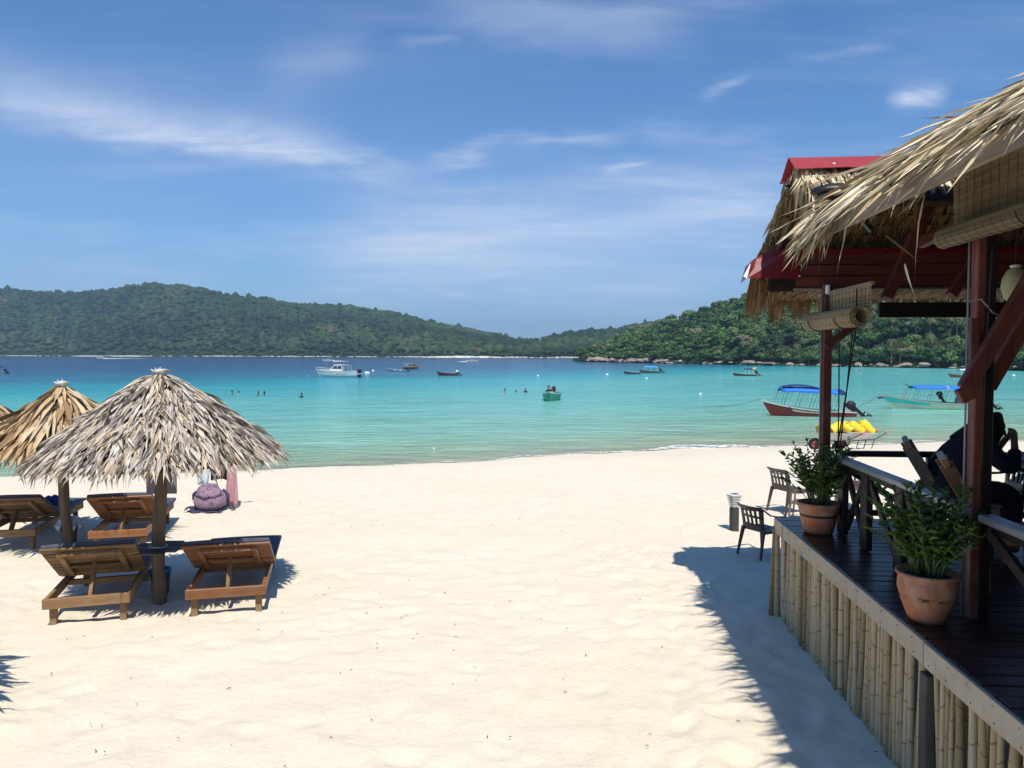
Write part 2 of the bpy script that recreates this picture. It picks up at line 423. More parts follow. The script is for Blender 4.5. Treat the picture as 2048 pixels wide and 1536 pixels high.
def sea_material():
    n = NT('sea_water'); p = n.pos(); d = n.attr('depth'); g = n.attr('shore')
    patch = n.noise(p, .035, 5, .6, (.45, 1.2, 1)); patch2 = n.noise(p, .22, 5, .65, (.4, 1.3, 1))
    dd = n.math('ADD', d, n.math('MULTIPLY', n.math('SUBTRACT', patch, .5), n.math('MULTIPLY', d, .55)))
    dd = n.math('ADD', dd, n.math('MULTIPLY', n.math('SUBTRACT', patch2, .5), n.math('MULTIPLY', d, .25)))
    lg = n.math('DIVIDE', n.math('LOGARITHM', n.math('ADD', n.math('MAXIMUM', dd, 0), 1), 10), 3.0)   # 0..1 for 0..1000 m
    S = lambda m: math.log10(m + 1) / 3
    col = n.ramp(lg, [(0.0, (.43, .385, .255)), (S(1.2), (.38, .40, .26)), (S(6), (.29, .455, .31)), (S(20), (.215, .490, .400)), (S(60), (.115, .455, .435)),
                      (S(110), (.010, .330, .385)), (S(160), (.009, .160, .262)), (S(240), (.005, .082, .190)), (S(400), (.004, .042, .125)), (1.0, (.004, .030, .100))])
    # darker sea-grass / sand-ripple streaks in the shallows
    st = n.noise(p, .35, 6, .62, (.22, 1.5, 1), .8)
    col = n.mix(n.rng(st, .52, .72, 0, .25), col, n.mix(1.0, col, (.72, .93, .72, 1), 'MULTIPLY'))
    fl = n.noise(p, 1.1, 5, .65, (.45, 1.5, 1), .5)
    col = n.mix(1.0, col, n.rng(fl, .25, .75, .82, 1.18), 'MULTIPLY')  # wave contrast painted as light and dark into the water colour, three noises
    f2 = n.noise(p, .16, 7, .66, (.5, 2.0, 1), .6); col = n.mix(1.0, col, n.rng(f2, .3, .7, .82, 1.18), 'MULTIPLY')
    f3 = n.noise(p, .42, 6, .68, (.4, 2.2, 1), .5); col = n.mix(1.0, col, n.rng(f3, .32, .68, .90, 1.10), 'MULTIPLY')
    w1 = n.noise(p, .55, 5, .6, (.6, 1.25, 1), .4); w2 = n.noise(p, 2.2, 6, .62, (.7, 1.2, 1), .3); w3 = n.noise(p, 8, 3, .6)
    nm = n.bump(w1, .9, .60); nm = n.bump(w2, .9, .20, nm); nm = n.bump(w3, .35, .03, nm)
    return n.out(col, .14, nm, .20)
M_SEA = sea_material()
def build_sea():
    ys = np.concatenate([np.linspace(-70, 20, 40), np.geomspace(21, 6500, 190)])
    t = np.linspace(-1, 1, 150); xs = np.sinh(t * 5.2) / math.sinh(5.2) * 4500
    X, Y = np.meshgrid(xs, ys)
    Z = np.full_like(X, SEA)
    s = Y - shore_y(X)
    k = np.where(X > 0, 1.15, .45)
    D = s - k * X * np.clip(s / 60, 0, 1)
    D = np.maximum(D, np.minimum(s, 62)); D = np.where(s < 0, 0, D)
    n0, n1 = X.shape; V = np.stack([X, Y, Z], -1).reshape(-1, 3)
    i = np.arange(n0 - 1)[:, None] * n1 + np.arange(n1 - 1)[None]
    F = np.stack([i, i + 1, i + n1 + 1, i + n1], -1).reshape(-1, 4)
    tag(link('sea', np_mesh('sea', V, F, M_SEA, True, {'depth': D.ravel(), 'shore': s.ravel()})), kind='structure')
build_sea()

# foam where the small waves break, a thin broken sheet riding on the water's edge
def build_foam():
    mb = MB(); r = random.Random(5)
    n = NT('foam'); c = n.pos()
    f = n.noise(c, 3.0, 6, .7, (1, 1, 1), .6)
    m = n.out((.86, .88, .86, 1), .8, None, .2); n.put(n.b.inputs['Alpha'], n.rng(f, .42, .56, 0, .9))
    def ribbon(x0, x1, off, w, z):
        rows = []
        k = max(4, int((x1 - x0) / .35))
        for i in range(k + 1):
            x = x0 + (x1 - x0) * i / k; y = float(shore_y(x)) + off + .25 * math.sin(x * 1.7 + off * 5) + r.uniform(-.06, .06)
            ww = w * (max(0, math.sin(PI * i / k)) ** .5) * r.uniform(.7, 1.3) + .03
            rows.append([(x, y - ww / 2, z), (x, y, z + .03 * w), (x, y + ww / 2, z)])
        mb.sheet(rows)
    ribbon(6.8, 13.5, .25, .95, SEA + .02); ribbon(7.5, 12.0, .95, .5, SEA + .025); ribbon(-4, 4.5, .15, .16, SEA + .02)
    ribbon(3.5, 7.5, .3, .3, SEA + .02); ribbon(-9, -4, .3, .14, SEA + .02); ribbon(-20, -9, .2, .16, SEA + .02); ribbon(13, 30, .2, .30, SEA + .02)
    tag(mb.build('foam', m, smooth=True), kind='stuff')
build_foam()

# ---------------------------------------------------------------- hills
def forest_floor(name, c):
    n = NT(name); p = n.pos(); f = n.noise(p, .15, 5, .6)
    return n.out(n.mix(n.rng(f, .3, .7), tuple(c) + (1,), (c[0] * 1.6, c[1] * 1.5, c[2] * 1.4, 1)), .95, None, .05)
M_FLOOR = forest_floor('forest_floor', (.020, .032, .012))
# far island: skyline of the crowns in the photo (px, py) and distance of its shore
FAR_SKY = [(-400, 590), (-100, 578), (0, 576), (60, 580), (130, 584), (210, 582), (255, 570), (300, 564), (350, 568), (430, 580), (460, 590), (530, 592), (570, 603), (620, 608), (680, 608),
           (740, 617), (800, 626), (850, 640), (900, 650), (960, 659), (1000, 670), (1035, 680), (1085, 677), (1110, 669), (1160, 660), (1230, 656), (1290, 646), (1400, 640), (1600, 650)]
FAR_SHORE = [(-400, 1400), (0, 1180), (500, 1000), (1000, 760), (1160, 700), (1400, 690), (1600, 690)]
def interp(tab, x): return np.interp(x, [a for a, _ in tab], [b for _, b in tab])
def far_point(px, t):
    """t 0 shore .. 1 ridge; returns x, y, ground z (numpy)"""
    px = np.asarray(px, float); t = np.asarray(t, float)
    sh = interp(FAR_SHORE, px) ; D = 430 + 60 * np.sin(px * .011)
    a = (px - 1024) / FPX
    Y = sh + t * D; Yr = sh + D
    H = (HORIZON - interp(FAR_SKY, px)) / FPX * Yr + CAM_Z - SEA - 6.0
    tt = np.clip(t, 0, 1)
    # folds: ridges and gullies running down the slope
    fold = .10 * np.sin(px * .030 + tt * 1.5) + .07 * np.sin(px * .071 - tt * 2.2 + 1) + .05 * np.sin(px * .16 + 2)
    prof = np.clip(tt + fold * tt * (1 - tt) * 2.4, 0, 1) ** .92
    z = SEA + 1.2 + (H - 1.2) * prof
    z = np.where(t > 1, z - (t - 1) * 200, z)
    return a * Y, Y, z
def build_far_hill():
    PX = np.linspace(-400, 1600, 170); T = np.concatenate([[-.02], np.linspace(0, 1, 26), [1.1, 1.3]])
    P, TT = np.meshgrid(PX, T); X, Y, Z = far_point(P, np.maximum(TT, 0)); Z = np.where(TT < 0, SEA - 2, Z); Y = np.where(TT < 0, Y - 6, Y)
    n0, n1 = X.shape; V = np.stack([X, Y, Z], -1).reshape(-1, 3)
    i = np.arange(n0 - 1)[:, None] * n1 + np.arange(n1 - 1)[None]
    F = np.stack([i, i + 1, i + n1 + 1, i + n1], -1).reshape(-1, 4)
    tag(link('far_hill', np_mesh('far_hill', V, F, M_FLOOR, True)), kind='structure')
build_far_hill()
def blob(seed, sub=2, amp=.28, freq=1.6, squash=.8):
    bm = bmesh.new(); bmesh.ops.create_icosphere(bm, subdivisions=sub, radius=1)
    for v in bm.verts:
        k = 1 + amp * mnoise.noise(v.co * freq + Vector((seed * 7.1, seed * 3.3, seed))) + amp * .6 * mnoise.noise(v.co * freq * 2.3 + Vector((seed, 0, 9)))
        v.co *= k; v.co.z *= squash if v.co.z > 0 else squash * .6
    vs = np.array([v.co[:] for v in bm.verts]); fs = np.array([[v.index for v in f.verts] for f in bm.faces]); bm.free(); return vs, fs
FOREST_STOPS = [(0.0, (.016, .034, .014)), (.25, (.026, .055, .018)), (.5, (.036, .074, .022)), (.75, (.052, .092, .026)), (.92, (.075, .105, .038)), (1.0, (.105, .100, .058))]
def forest_mat(name, attr=None, gain=1.0):
    n = NT(name); r = n.attr(attr) if attr else n.rand()
    col = n.ramp(r, [(p, tuple(k * gain for k in c)) for p, c in FOREST_STOPS])
    f = n.noise(n.pos(), .9, 5, .7)
    col = n.mix(1.0, col, n.rng(f, .3, .7, .6, 1.45), 'MULTIPLY')
    return n.out(col, .8, None, .15)
M_FARF = forest_mat('far_foliage', 'rnd', .80)
def build_far_forest():
    protos = [blob(i, 1, .75, 2.2) for i in range(10)]; r = np.random.default_rng(11)
    V, F, A, b = [], [], [], 0
    N = 19000
    px = r.uniform(-120, 1420, N); t = r.uniform(0, 1, N) ** .85
    x, y, z = far_point(px, t)
    big = np.array([mnoise.noise((a * .008, c * .008, 1.3)) for a, c in zip(x, y)])
    for i in range(N):
        # skip what the headland hides
        if px[i] > 1270 and z[i] < 20: continue
        s = .82 * (r.uniform(2.4, 5.4) if r.random() < .82 else r.uniform(5.4, 8.0)) * (1.0 if t[i] > .04 else .6) * (.6 + .4 * y[i] / 1100)
        v, f = protos[i % 10]; a = r.uniform(0, 6.28); c, q = math.cos(a), math.sin(a)
        M = np.array([[c, q, 0], [-q, c, 0], [0, 0, 1]]) * np.array([s * r.uniform(.85, 1.2), s * r.uniform(.85, 1.2), s * r.uniform(.8, 1.25)])
        if r.random() < .07: M[:, 2] *= 1.6
        V.append(v @ M + np.array([x[i], y[i], z[i] + s * .55])); F.append(f + b); b += len(v)
        A.append(np.full(len(v), np.clip(.38 + .20 * r.normal() + .75 * big[i], 0, 1)))
    me = np_mesh('far_forest', np.concatenate(V), np.concatenate(F), M_FARF, True, {'rnd': np.concatenate(A)})
    tag(link('far_forest', me), kind='stuff')
build_far_forest()
M_ROCK = plain('granite', (.29, .225, .175), .85, .35, .9, .6, bdist=.12, dirt=(.07, .06, .05), rnd=.22)
M_ROCKL = plain('pale_rock', (.58, .54, .47), .85, .3, .3, .5, bdist=.2, rnd=.1)
M_BEACH = plain('far_sand', (.72, .68, .58), .9, .1, .05, 0)
def build_far_shore():
    r = np.random.default_rng(4); protos = [blob(20 + i, 1, .35, 1.4, .7) for i in range(4)]
    V, F, b = [], [], 0
    for i in range(900):
        px = r.uniform(-120, 1190); k = mnoise.noise((px * .012, 3.7, 0))
        if r.random() > .5 + k: continue
        x, y, z = far_point(px, 0.0); s = r.uniform(.5, 1.7) * (1 + max(0, k))
        v, f = protos[i % 4]; V.append(v * s * np.array([1.6, 1, .75]) + np.array([float(x) + r.uniform(-2, 2), float(y) - r.uniform(0, 5), SEA + .3])); F.append(f + b); b += len(v)
    tag(link('shore_rocks', np_mesh('shore_rocks', np.concatenate(V), np.concatenate(F), M_ROCKL, False)), kind='stuff')
    mb = MB()
    for (a, c, h) in ((145, 215, 1.3), (222, 300, 1.5), (832, 1020, 1.9)):
        rows = [[], [], []]
        for px in np.linspace(a, c, 14):
            x, y, _ = far_point(px, 0.0); x, y = float(x), float(y); e = max(0, math.sin(PI * (px - a) / (c - a))) ** .4
            rows[0].append((x, y - 9 * e, SEA - .1)); rows[1].append((x, y - 3, SEA + h * e * .6)); rows[2].append((x, y + 4, SEA + h * e))
        mb.sheet(rows)
    tag(mb.build('far_beach', M_BEACH, smooth=True), kind='structure')
build_far_shore()

# headland on the right ---------------------------------------------------------
HEAD_SKY = [(1145, 720), (1165, 706), (1185, 696), (1210, 680), (1245, 664), (1285, 645), (1310, 636), (1350, 626), (1400, 614), (1445, 598), (1480, 588), (1560, 566), (1650, 545), (1800, 520), (2100, 505), (2500, 500)]
HEAD_SHORE = [(1145, 450), (1165, 425), (1260, 385), (1400, 330), (1500, 300), (1700, 268), (1950, 232), (2048, 206), (2200, 190), (2500, 180)]
def head_point(px, t):
    px = np.asarray(px, float); t = np.asarray(t, float)
    sh = interp(HEAD_SHORE, px); D = 120 + 25 * np.sin(px * .01); a = (px - 1024) / FPX
    Y = sh + t * D; H = np.maximum((HORIZON - interp(HEAD_SKY, px)) / FPX * (sh + D) + CAM_Z - SEA - 6.5, 1.5)
    tt = np.clip(t, 0, 1)
    fold = .10 * np.sin(px * .021 + 1) + .06 * np.sin(px * .06 + tt * 3)
    prof = np.clip(tt + fold * tt * (1 - tt) * 2, 0, 1) ** .9
    z = SEA + 1.6 + (H - 1.6) * prof
    return a * Y, Y, np.where(t > 1, z - (t - 1) * 60, z)
def build_headland():
    PX = np.linspace(1145, 2500, 120); T = np.concatenate([[-.05], np.linspace(0, 1, 22), [1.15, 1.4]])
    P, TT = np.meshgrid(PX, T); X, Y, Z = head_point(P, np.maximum(TT, 0)); Z = np.where(TT < 0, SEA - 2, Z); Y = np.where(TT < 0, Y - 7, Y)
    n0, n1 = X.shape; V = np.stack([X, Y, Z], -1).reshape(-1, 3)
    i = np.arange(n0 - 1)[:, None] * n1 + np.arange(n1 - 1)[None]
    F = np.stack([i, i + 1, i + n1 + 1, i + n1], -1).reshape(-1, 4)
    tag(link('headland', np_mesh('headland', V, F, M_FLOOR, True)), kind='structure')
build_headland()
M_TREE = forest_mat('tree_foliage', None, 2.0); M_TREES = forest_mat('forest_foliage', 'rnd', 2.0)
M_BARK = plain('bark', (.17, .14, .11), .9, .3, 2, .4)
def crown_mesh(seed, clumps=430, R0=3.6):
    """irregular crown: several overlapping leafy lobes, each made of bent leaf clumps"""
    r = np.random.default_rng(seed); lobes = []
    for i in range(r.integers(6, 10)):
        a = r.uniform(0, 6.28); d = R0 * .62 * math.sqrt(r.uniform(0, 1)); lobes.append((np.array([d * math.cos(a), d * math.sin(a), R0 * r.uniform(-.15, .55)]), R0 * r.uniform(.34, .55)))
    V, F = [], []
    for i in range(clumps):
        c, rad = lobes[r.integers(len(lobes))]
        n = r.normal(size=3); n[2] = abs(n[2]) * 1.1 - .25; n /= np.linalg.norm(n)
        p = c + n * rad * r.uniform(.75, 1.12) * np.array([1, 1, .72])
        nn = n + r.normal(size=3) * .55; nn /= np.linalg.norm(nn)
        t1 = np.cross(nn, r.normal(size=3)); t1 /= np.linalg.norm(t1); t2 = np.cross(nn, t1)
        s = R0 * r.uniform(.085, .17); b = len(V)
        V += [p - t1 * s, p - t2 * s * .7 + nn * s * .25, p + t1 * s - nn * s * .3, p + t2 * s * .7 + nn * s * .2]; F.append((b, b + 1, b + 2, b + 3))
    # dark heart of twigs and inner leaves so that no daylight shows through the very middle
    for c, rad in lobes:
        v, f = blob(seed + len(V), 1, .3, 1.5, .75); b = len(V)
        for q in v: V.append(q * rad * .72 + c)
        for q in f: F.append((q[0] + b, q[1] + b, q[2] + b, q[2] + b))
    V = np.array(V); quads = [f for f in F if f[2] != f[3]]; tris = [f[:3] for f in F if f[2] == f[3]]
    return V, np.array(quads), np.array(tris)
def palm_parts(seed, H=8.5):
    r = random.Random(seed); lean = r.uniform(-1.6, 1.6); tr = MB(); pts = [Vector((lean * (k / 6) ** 1.6, .3 * math.sin(k), H * k / 6)) for k in range(7)]
    tr.tube(pts, [.24, .17, .15, .14, .13, .13, .15], 7)
    fr = MB(); top = pts[-1]
    for k in range(17):
        a = k * 2.4 + r.uniform(-.2, .2); up = r.uniform(.1, 1.0); L = r.uniform(2.6, 3.6); d = Vector((math.cos(a), math.sin(a), 0)); sd = Vector((-d.y, d.x, 0))
        P = [top + d * (L * t * (1 - .25 * t)) + Vector((0, 0, up * L * t * .7 - L * 1.0 * t * t)) for t in (0, .16, .32, .48, .64, .8, 1)]
        for i in range(6):
            for s in (-1, 1):
                for q in range(2):
                    p = P[i].lerp(P[i + 1], q / 2); p2 = P[i].lerp(P[i + 1], q / 2 + .38); w = .85 * math.sin(PI * min(1, (i + q / 2 + .8) / 6.6)) + .12
                    tip = p2 + sd * s * w + (P[i + 1] - P[i]).normalized() * w * .5 - Vector((0, 0, w * .45))
                    fr.add([p, p2, tip], [(0, 1, 2)])
    return tr, fr
def build_headland_trees():
    r = np.random.default_rng(21)
    pm = leafmat('palm_foliage', [(0, (.05, .075, .022)), (.6, (.075, .10, .032)), (1, (.14, .13, .05))], .55, 0, None, .35, False)
    crowns = []
    for i in range(5):
        V, Q, T = crown_mesh(40 + i)
        mb = MB(); mb.add(V, [tuple(q) for q in Q] + [tuple(t) for t in T]); crowns.append(mb.mesh('crown', M_TREE))
    tmb = MB(); tmb.tube([(0, 0, -3), (.1, 0, -1), (0, .1, 2.0), (.2, .1, 3.6)], [.28, .22, .17, .09], 6)
    tmb.tube([(0, .1, 2.0), (1.2, .3, 3.6)], [.12, .05], 5); tmb.tube([(0, .1, 1.6), (-1.1, -.4, 3.4)], [.12, .05], 5)
    trunk = tmb.mesh('trunk', M_BARK)
    palms = [tuple(p.mesh(nm, mm) for p, nm, mm in zip(palm_parts(60 + i), ('trunk', 'fronds'), (M_BARK, pm))) for i in range(4)]
    N = 1150; px = r.uniform(1160, 2230, N); t = r.uniform(0, 1.02, N) ** .8
    # rows along the water first so that the edge of the wood is closed
    px[:120] = np.linspace(1165, 2200, 120); t[:120] = r.uniform(-.01, .04, 120)
    px[120:210] = np.linspace(1170, 2200, 90); t[120:210] = r.uniform(.12, .2, 90)
    x, y, z = head_point(px, t)
    big = np.array([mnoise.noise((a * .03, c * .03, 5.3)) for a, c in zip(x, y)])
    vis = []
    for i in range(N):
        s = r.uniform(.75, 1.25) * (.82 if t[i] < .1 else 1.0)
        hidden = (px[i] > 1960 and px[i] < 2048 and False)
        vis.append((y[i] + (0 if 1150 < px[i] < 2060 else 500), i, s))
    vis.sort()
    chosen = set(i for _, i, _ in vis[:270])
    V, F4, F3, A, b = [], [], [], [], 0
    raw = [crown_mesh(40 + k, 300) for k in range(5)]
    names = ('leafy broad crowned tree of the headland forest', 'trees of the headland forest')
    npalm = 0
    for _, i, s in vis:
        zc = z[i] + (3.0 if t[i] > .15 else 2.0 if t[i] > .06 else 1.3) * s
        palm = t[i] < .75 and px[i] > 1360 and r.random() < .20
        if i in chosen:
            if palm and npalm < 60:
                npalm += 1; k = i % 4; e = thing('palm_tree', 'coconut palm with drooping fronds among the headland trees', 'palm tree', (x[i], y[i], z[i]), r.uniform(0, 6.28), 'palms on the headland', .9 * s)
                link('trunk', palms[k][0], None, e); link('fronds', palms[k][1], None, e)
            else:
                e = thing('forest_tree', names[0], 'tree', (x[i], y[i], zc), r.uniform(0, 6.28), names[1], s)
                e.scale = (s, s, s * r.uniform(.8, 1.25))
                link('trunk', trunk, None, e); link('crown', crowns[i % 5], None, e)
        else:
            v, q, tr = raw[i % 5]; a = r.uniform(0, 6.28); c, w = math.cos(a), math.sin(a)
            M = np.array([[c, w, 0], [-w, c, 0], [0, 0, r.uniform(.8, 1.25)]]) * s
            V.append(v @ M + np.array([x[i], y[i], zc])); F4.append(q + b); F3.append(tr + b); b += len(v)
            A.append(np.full(len(v), np.clip(.45 + .24 * r.normal() + .45 * big[i], 0, 1)))
    V = np.concatenate(V); A = np.concatenate(A)
    f3 = np.concatenate(F3); f4 = np.concatenate(F4); f = np.concatenate([f3, f4[:, :3], f4[:, [0, 2, 3]]])
    tag(link('headland_forest', np_mesh('headland_forest', V, f, M_TREES, False, {'rnd': A})), kind='stuff')
    # boulders along the headland's foot
    rocks = []
    for k in range(6):
        v, f = blob(70 + k, 3, .30, 1.3, .75); mb = MB(); mb.add(v, [tuple(q) for q in f]); rocks.append(mb.mesh('boulder', M_ROCK, True))
    pxs = list(np.linspace(1166, 1345, 70) + r.uniform(-4, 4, 70)) + list(np.linspace(1345, 2060, 110) + r.uniform(-6, 6, 110))
    for j, p in enumerate(pxs):
        X, Y, Z = [float(k) for k in head_point(p, 0.0)]; s = (.55 + 1.7 * r.random() ** 2.2) * (1.35 if p < 1340 else .66)
        if p > 1960: s *= 1.3
        o = link('boulder', rocks[j % 6]); o.location = (X + r.uniform(-1, 1), Y - r.uniform(-4, 6.5), SEA + .1 + s * .1 + r.uniform(0, .9)); o.rotation_euler = (0, 0, r.uniform(0, 6.28))
        o.scale = (s * r.uniform(1, 2.0), s, s * r.uniform(.6, 1.0))
        tag(o, 'weathered brown boulder at the foot of the wooded headland', 'rock', 'boulders along the headland shore')
    mb = MB(); rows = [[], [], [], []]
    for p in np.linspace(1150, 2300, 160):
        X, Y, Z = [float(k) for k in head_point(p, 0.0)]; h = max(.25, 1.0 + 1.2 * mnoise.noise((p * .03, 1, 1)) + .9 * mnoise.noise((p * .13, 4, 1)) + (1.1 if p < 1340 else 0))
        rows[0].append((X, Y - 8 + 2 * mnoise.noise((p * .07, 2, 2)), SEA - .6)); rows[1].append((X, Y - 6 + 2 * mnoise.noise((p * .09, 7, 2)), SEA + .5 * h)); rows[2].append((X, Y - 3, SEA + h)); rows[3].append((X, Y + 3, SEA + h + 1.5))
    tag(mb.build('rock_shelf', M_ROCK), kind='structure')
build_headland_trees()
# lattice mast on the saddle of the far island
def build_mast():
    X, Y, Z = [float(k) for k in far_point(1081, .55)]; h = 17
    t = thing('lattice_mast', 'pale steel lattice mast rising above the trees of the far island saddle', 'mast', (X, Y, Z + 2))
    M = plain('galvanised', (.55, .56, .57), .5, .1, 1, 0)
    mb = MB()
    for sx in (-1, 1):
        for sy in (-1, 1): mb.bar((sx * 1.1, sy * 1.1, 0), (sx * .5, sy * .5, h), .22, .22)
    mb.build('frame', M, t)
    mb = MB()
    for k in range(8):
        z0, z1 = h * k / 8, h * (k + 1) / 8; a, b = 1.1 - .6 * k / 8, 1.1 - .6 * (k + 1) / 8
        for s in (-1, 1): mb.bar((-a, s * a, z0), (b, s * b, z1), .14, .14); mb.bar((s * a, -a, z0), (s * b, b, z1), .14, .14)
    mb.build('bracing', M, t)
build_mast()
# ================================================================ BEACH FURNITURE
M_POLE = wood('pole_wood', (.20, .145, .095), (.10, .072, .05), .8, 2.0, 2, .2, .1, .6)
M_LOUNGE = wood('lounger_wood', (.30, .125, .042), (.16, .062, .023), .42, 2.4, 0, .40, .32, .25, .35)
M_LOUNGED = wood('lounger_wood_worn', (.27, .155, .072), (.145, .083, .038), .65, 2.4, 0, .3, .32, .3, .6)
M_MATTRESS = plain('mattress_cloth', (.085, .090, .125), .75, .18, 9, .25, spec=.25, rnd=.08)
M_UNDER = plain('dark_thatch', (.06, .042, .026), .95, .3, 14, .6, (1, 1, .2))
GREY_STOPS = [(0, (.11, .085, .065)), (.12, (.27, .225, .185)), (.25, (.42, .365, .31)), (.5, (.53, .47, .41)), (.72, (.62, .565, .50)), (.86, (.56, .42, .24)), (1, (.70, .66, .60))]
GOLD_STOPS = [(0, (.12, .07, .035)), (.12, (.31, .20, .10)), (.3, (.48, .33, .18)), (.6, (.62, .46, .27)), (.85, (.70, .56, .36)), (1, (.56, .45, .32))]
M_GREYL = leafmat('grey_thatch', GREY_STOPS, .75, .10); M_GREYS = leafmat('grey_thatch_mass', GREY_STOPS, .75, .10, 'rnd')
M_GOLDL = leafmat('golden_thatch', GOLD_STOPS, .7, .12); M_GOLDS = leafmat('golden_thatch_mass', GOLD_STOPS, .7, .12, 'rnd')
M_ROPE = plain('white_cord', (.58, .56, .50), .7, .1, 20, .2)
def umbrella(name, label, base, Rr, apex, rim, golden, seed, rows, wid, ln, lean=(0, 0), n_parts=300, fringe=0, ex=1.22):
    rd = random.Random(seed)
    g = ground(base[0], base[1]); root = thing(name, label, 'thatched umbrella', (base[0], base[1], g), 0, 'thatched beach umbrellas')
    mb = MB(); k = 9
    pts = [(lean[0] * t + .018 * math.sin(t * 7 + seed), lean[1] * t + .015 * math.cos(t * 9), -.15 + (apex + .08) * t) for t in [i / k for i in range(k + 1)]]
    mb.tube(pts, [(.072 - .008 * i / k) + .004 * math.sin(i * 2.3) for i in range(k + 1)], 12); mb.build('pole', M_POLE, root, True)
    def prof(t): return Rr * t, apex - (apex - rim) * t ** ex
    mb = MB(); pr = [prof(i / 10 * .93) for i in range(11)]
    cx, cy = lean
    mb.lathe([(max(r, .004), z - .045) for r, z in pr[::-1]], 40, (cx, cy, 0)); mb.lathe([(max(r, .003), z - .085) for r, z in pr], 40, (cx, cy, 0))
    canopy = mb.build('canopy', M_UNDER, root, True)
    mb = MB()
    for i in range(10):
        a = 2 * PI * i / 10 + .2; p = [(cx + math.cos(a) * prof(t)[0], cy + math.sin(a) * prof(t)[0], prof(t)[1] - .11) for t in (.04, .35, .65, .95)]
        mb.tube(p, .018, 6)
    mb.build('rib', M_POLE, canopy)['kind'] = 'stuff'
    protos = [blade(seed * 10 + i, 5, rd.uniform(.0, .24), 1.2, 1.4, rd.uniform(.5, .9), .5, rd.uniform(.9, 1.6), .11) for i in range(10)]
    items = []
    for ri in range(rows):
        t0 = (ri + .15) / rows * .97; r0, z0 = prof(t0); r1, z1 = prof(min(t0 + .04, 1.0))
        n = max(14, int(2 * PI * max(r0, .06) / (wid * (.62 if golden else .78))))
        for j in range(n):
            a = 2 * PI * (j + rd.uniform(-.5, .5)) / n; tt = t0 + rd.uniform(-.5, .5) / rows
            r, z = prof(min(max(tt, .01), .985)); rb, zb = prof(min(max(tt, .01), .985) + .03)
            d = Vector((math.cos(a) * (rb - r), math.sin(a) * (rb - r), zb - z)).normalized()
            tang = Vector((-math.sin(a), math.cos(a), 0)); nrm = tang.cross(d)
            if nrm.z < 0: nrm = -nrm
            d2 = (d + tang * rd.gauss(0, .26 if not golden else .16) + nrm * (rd.uniform(-.04, .16) + (.25 if rd.random() < .05 else 0))).normalized()
            L = ln * rd.uniform(.55, 1.25) * (1.0 if ri < rows - 1 else .8); w = wid * rd.uniform(.6, 1.35)
            up = (nrm + tang * rd.gauss(0, .45)).normalized()
            p = Vector((cx + math.cos(a) * r, cy + math.sin(a) * r, z - .02 + rd.uniform(0, .03)))
            items.append((p, d2, up, L, w, rd.randrange(10)))
    for j in range(fringe):                       # blades hanging loose from the rim
        a = rd.uniform(0, 2 * PI); r, z = prof(rd.uniform(.88, .97))
        d = Vector((math.cos(a) * .35, math.sin(a) * .35, -1)) + Vector((rd.gauss(0, .2), rd.gauss(0, .2), 0))
        items.append((Vector((cx + math.cos(a) * r, cy + math.sin(a) * r, z - .03)), d, (math.cos(a), math.sin(a), .3), ln * rd.uniform(.4, .9), wid * rd.uniform(.6, 1.1), rd.randrange(10)))
    cam_dir = Vector((-base[0], -base[1], 0)).normalized()
    def key(it):
        p = it[0]; rad = Vector((p.x, p.y, 0)); f = rad.normalized().dot(cam_dir) if rad.length > 1e-3 else 0
        return -(f * .9 + p.z * .25 + it[3] * it[4] * 20 + random.random() * .9)
    scatter_blades(items, protos, M_GOLDL if golden else M_GREYL, M_GOLDS if golden else M_GREYS, canopy, 'leaf', n_parts, key)
    # cord tied round the top
    mb = MB(); z = apex + .0
    for q in range(4): mb.tube([(cx + math.cos(a) * (.060 + .01 * q), cy + math.sin(a) * (.060 + .01 * q), z + .015 * q - .02 + .012 * math.sin(3 * a + q)) for a in [2 * PI * i / 14 for i in range(15)]], .009, 6)
    for q in range(3):
        a = rd.uniform(0, 6.28); h = rd.uniform(.01, .04); mb.tube([(cx + .03 * math.cos(a), cy + .03 * math.sin(a), z + .02), (cx + .05 * math.cos(a), cy + .05 * math.sin(a), z + .03 + h), (cx + .08 * math.cos(a + 1), cy + .08 * math.sin(a + 1), z + .02)], .006, 5)
    mb.lathe([(.06, z - .02), (.065, z + .01), (.04, z + .035), (.012, z + .045)], 12, (cx, cy, 0))
    mb.build('cord_knot', M_ROPE, root, True)
    return root
U1 = at(320, 1205, z=0); U2 = at(135, 1092, z=0)
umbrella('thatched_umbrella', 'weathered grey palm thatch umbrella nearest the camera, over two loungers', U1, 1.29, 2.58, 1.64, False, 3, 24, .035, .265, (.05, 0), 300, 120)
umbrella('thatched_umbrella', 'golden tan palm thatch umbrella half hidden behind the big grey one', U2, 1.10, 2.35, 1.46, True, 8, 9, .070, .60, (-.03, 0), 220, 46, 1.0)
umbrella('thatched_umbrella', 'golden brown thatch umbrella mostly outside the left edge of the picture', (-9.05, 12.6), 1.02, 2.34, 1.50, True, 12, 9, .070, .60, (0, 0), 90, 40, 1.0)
umbrella('thatched_umbrella', 'golden thatch umbrella nearest the deck steps, throwing a frond shadow on bare sand', (-5.50, 5.02), 1.36, 2.50, 1.62, True, 17, 9, .075, .66, (0, 0), 0, 120)

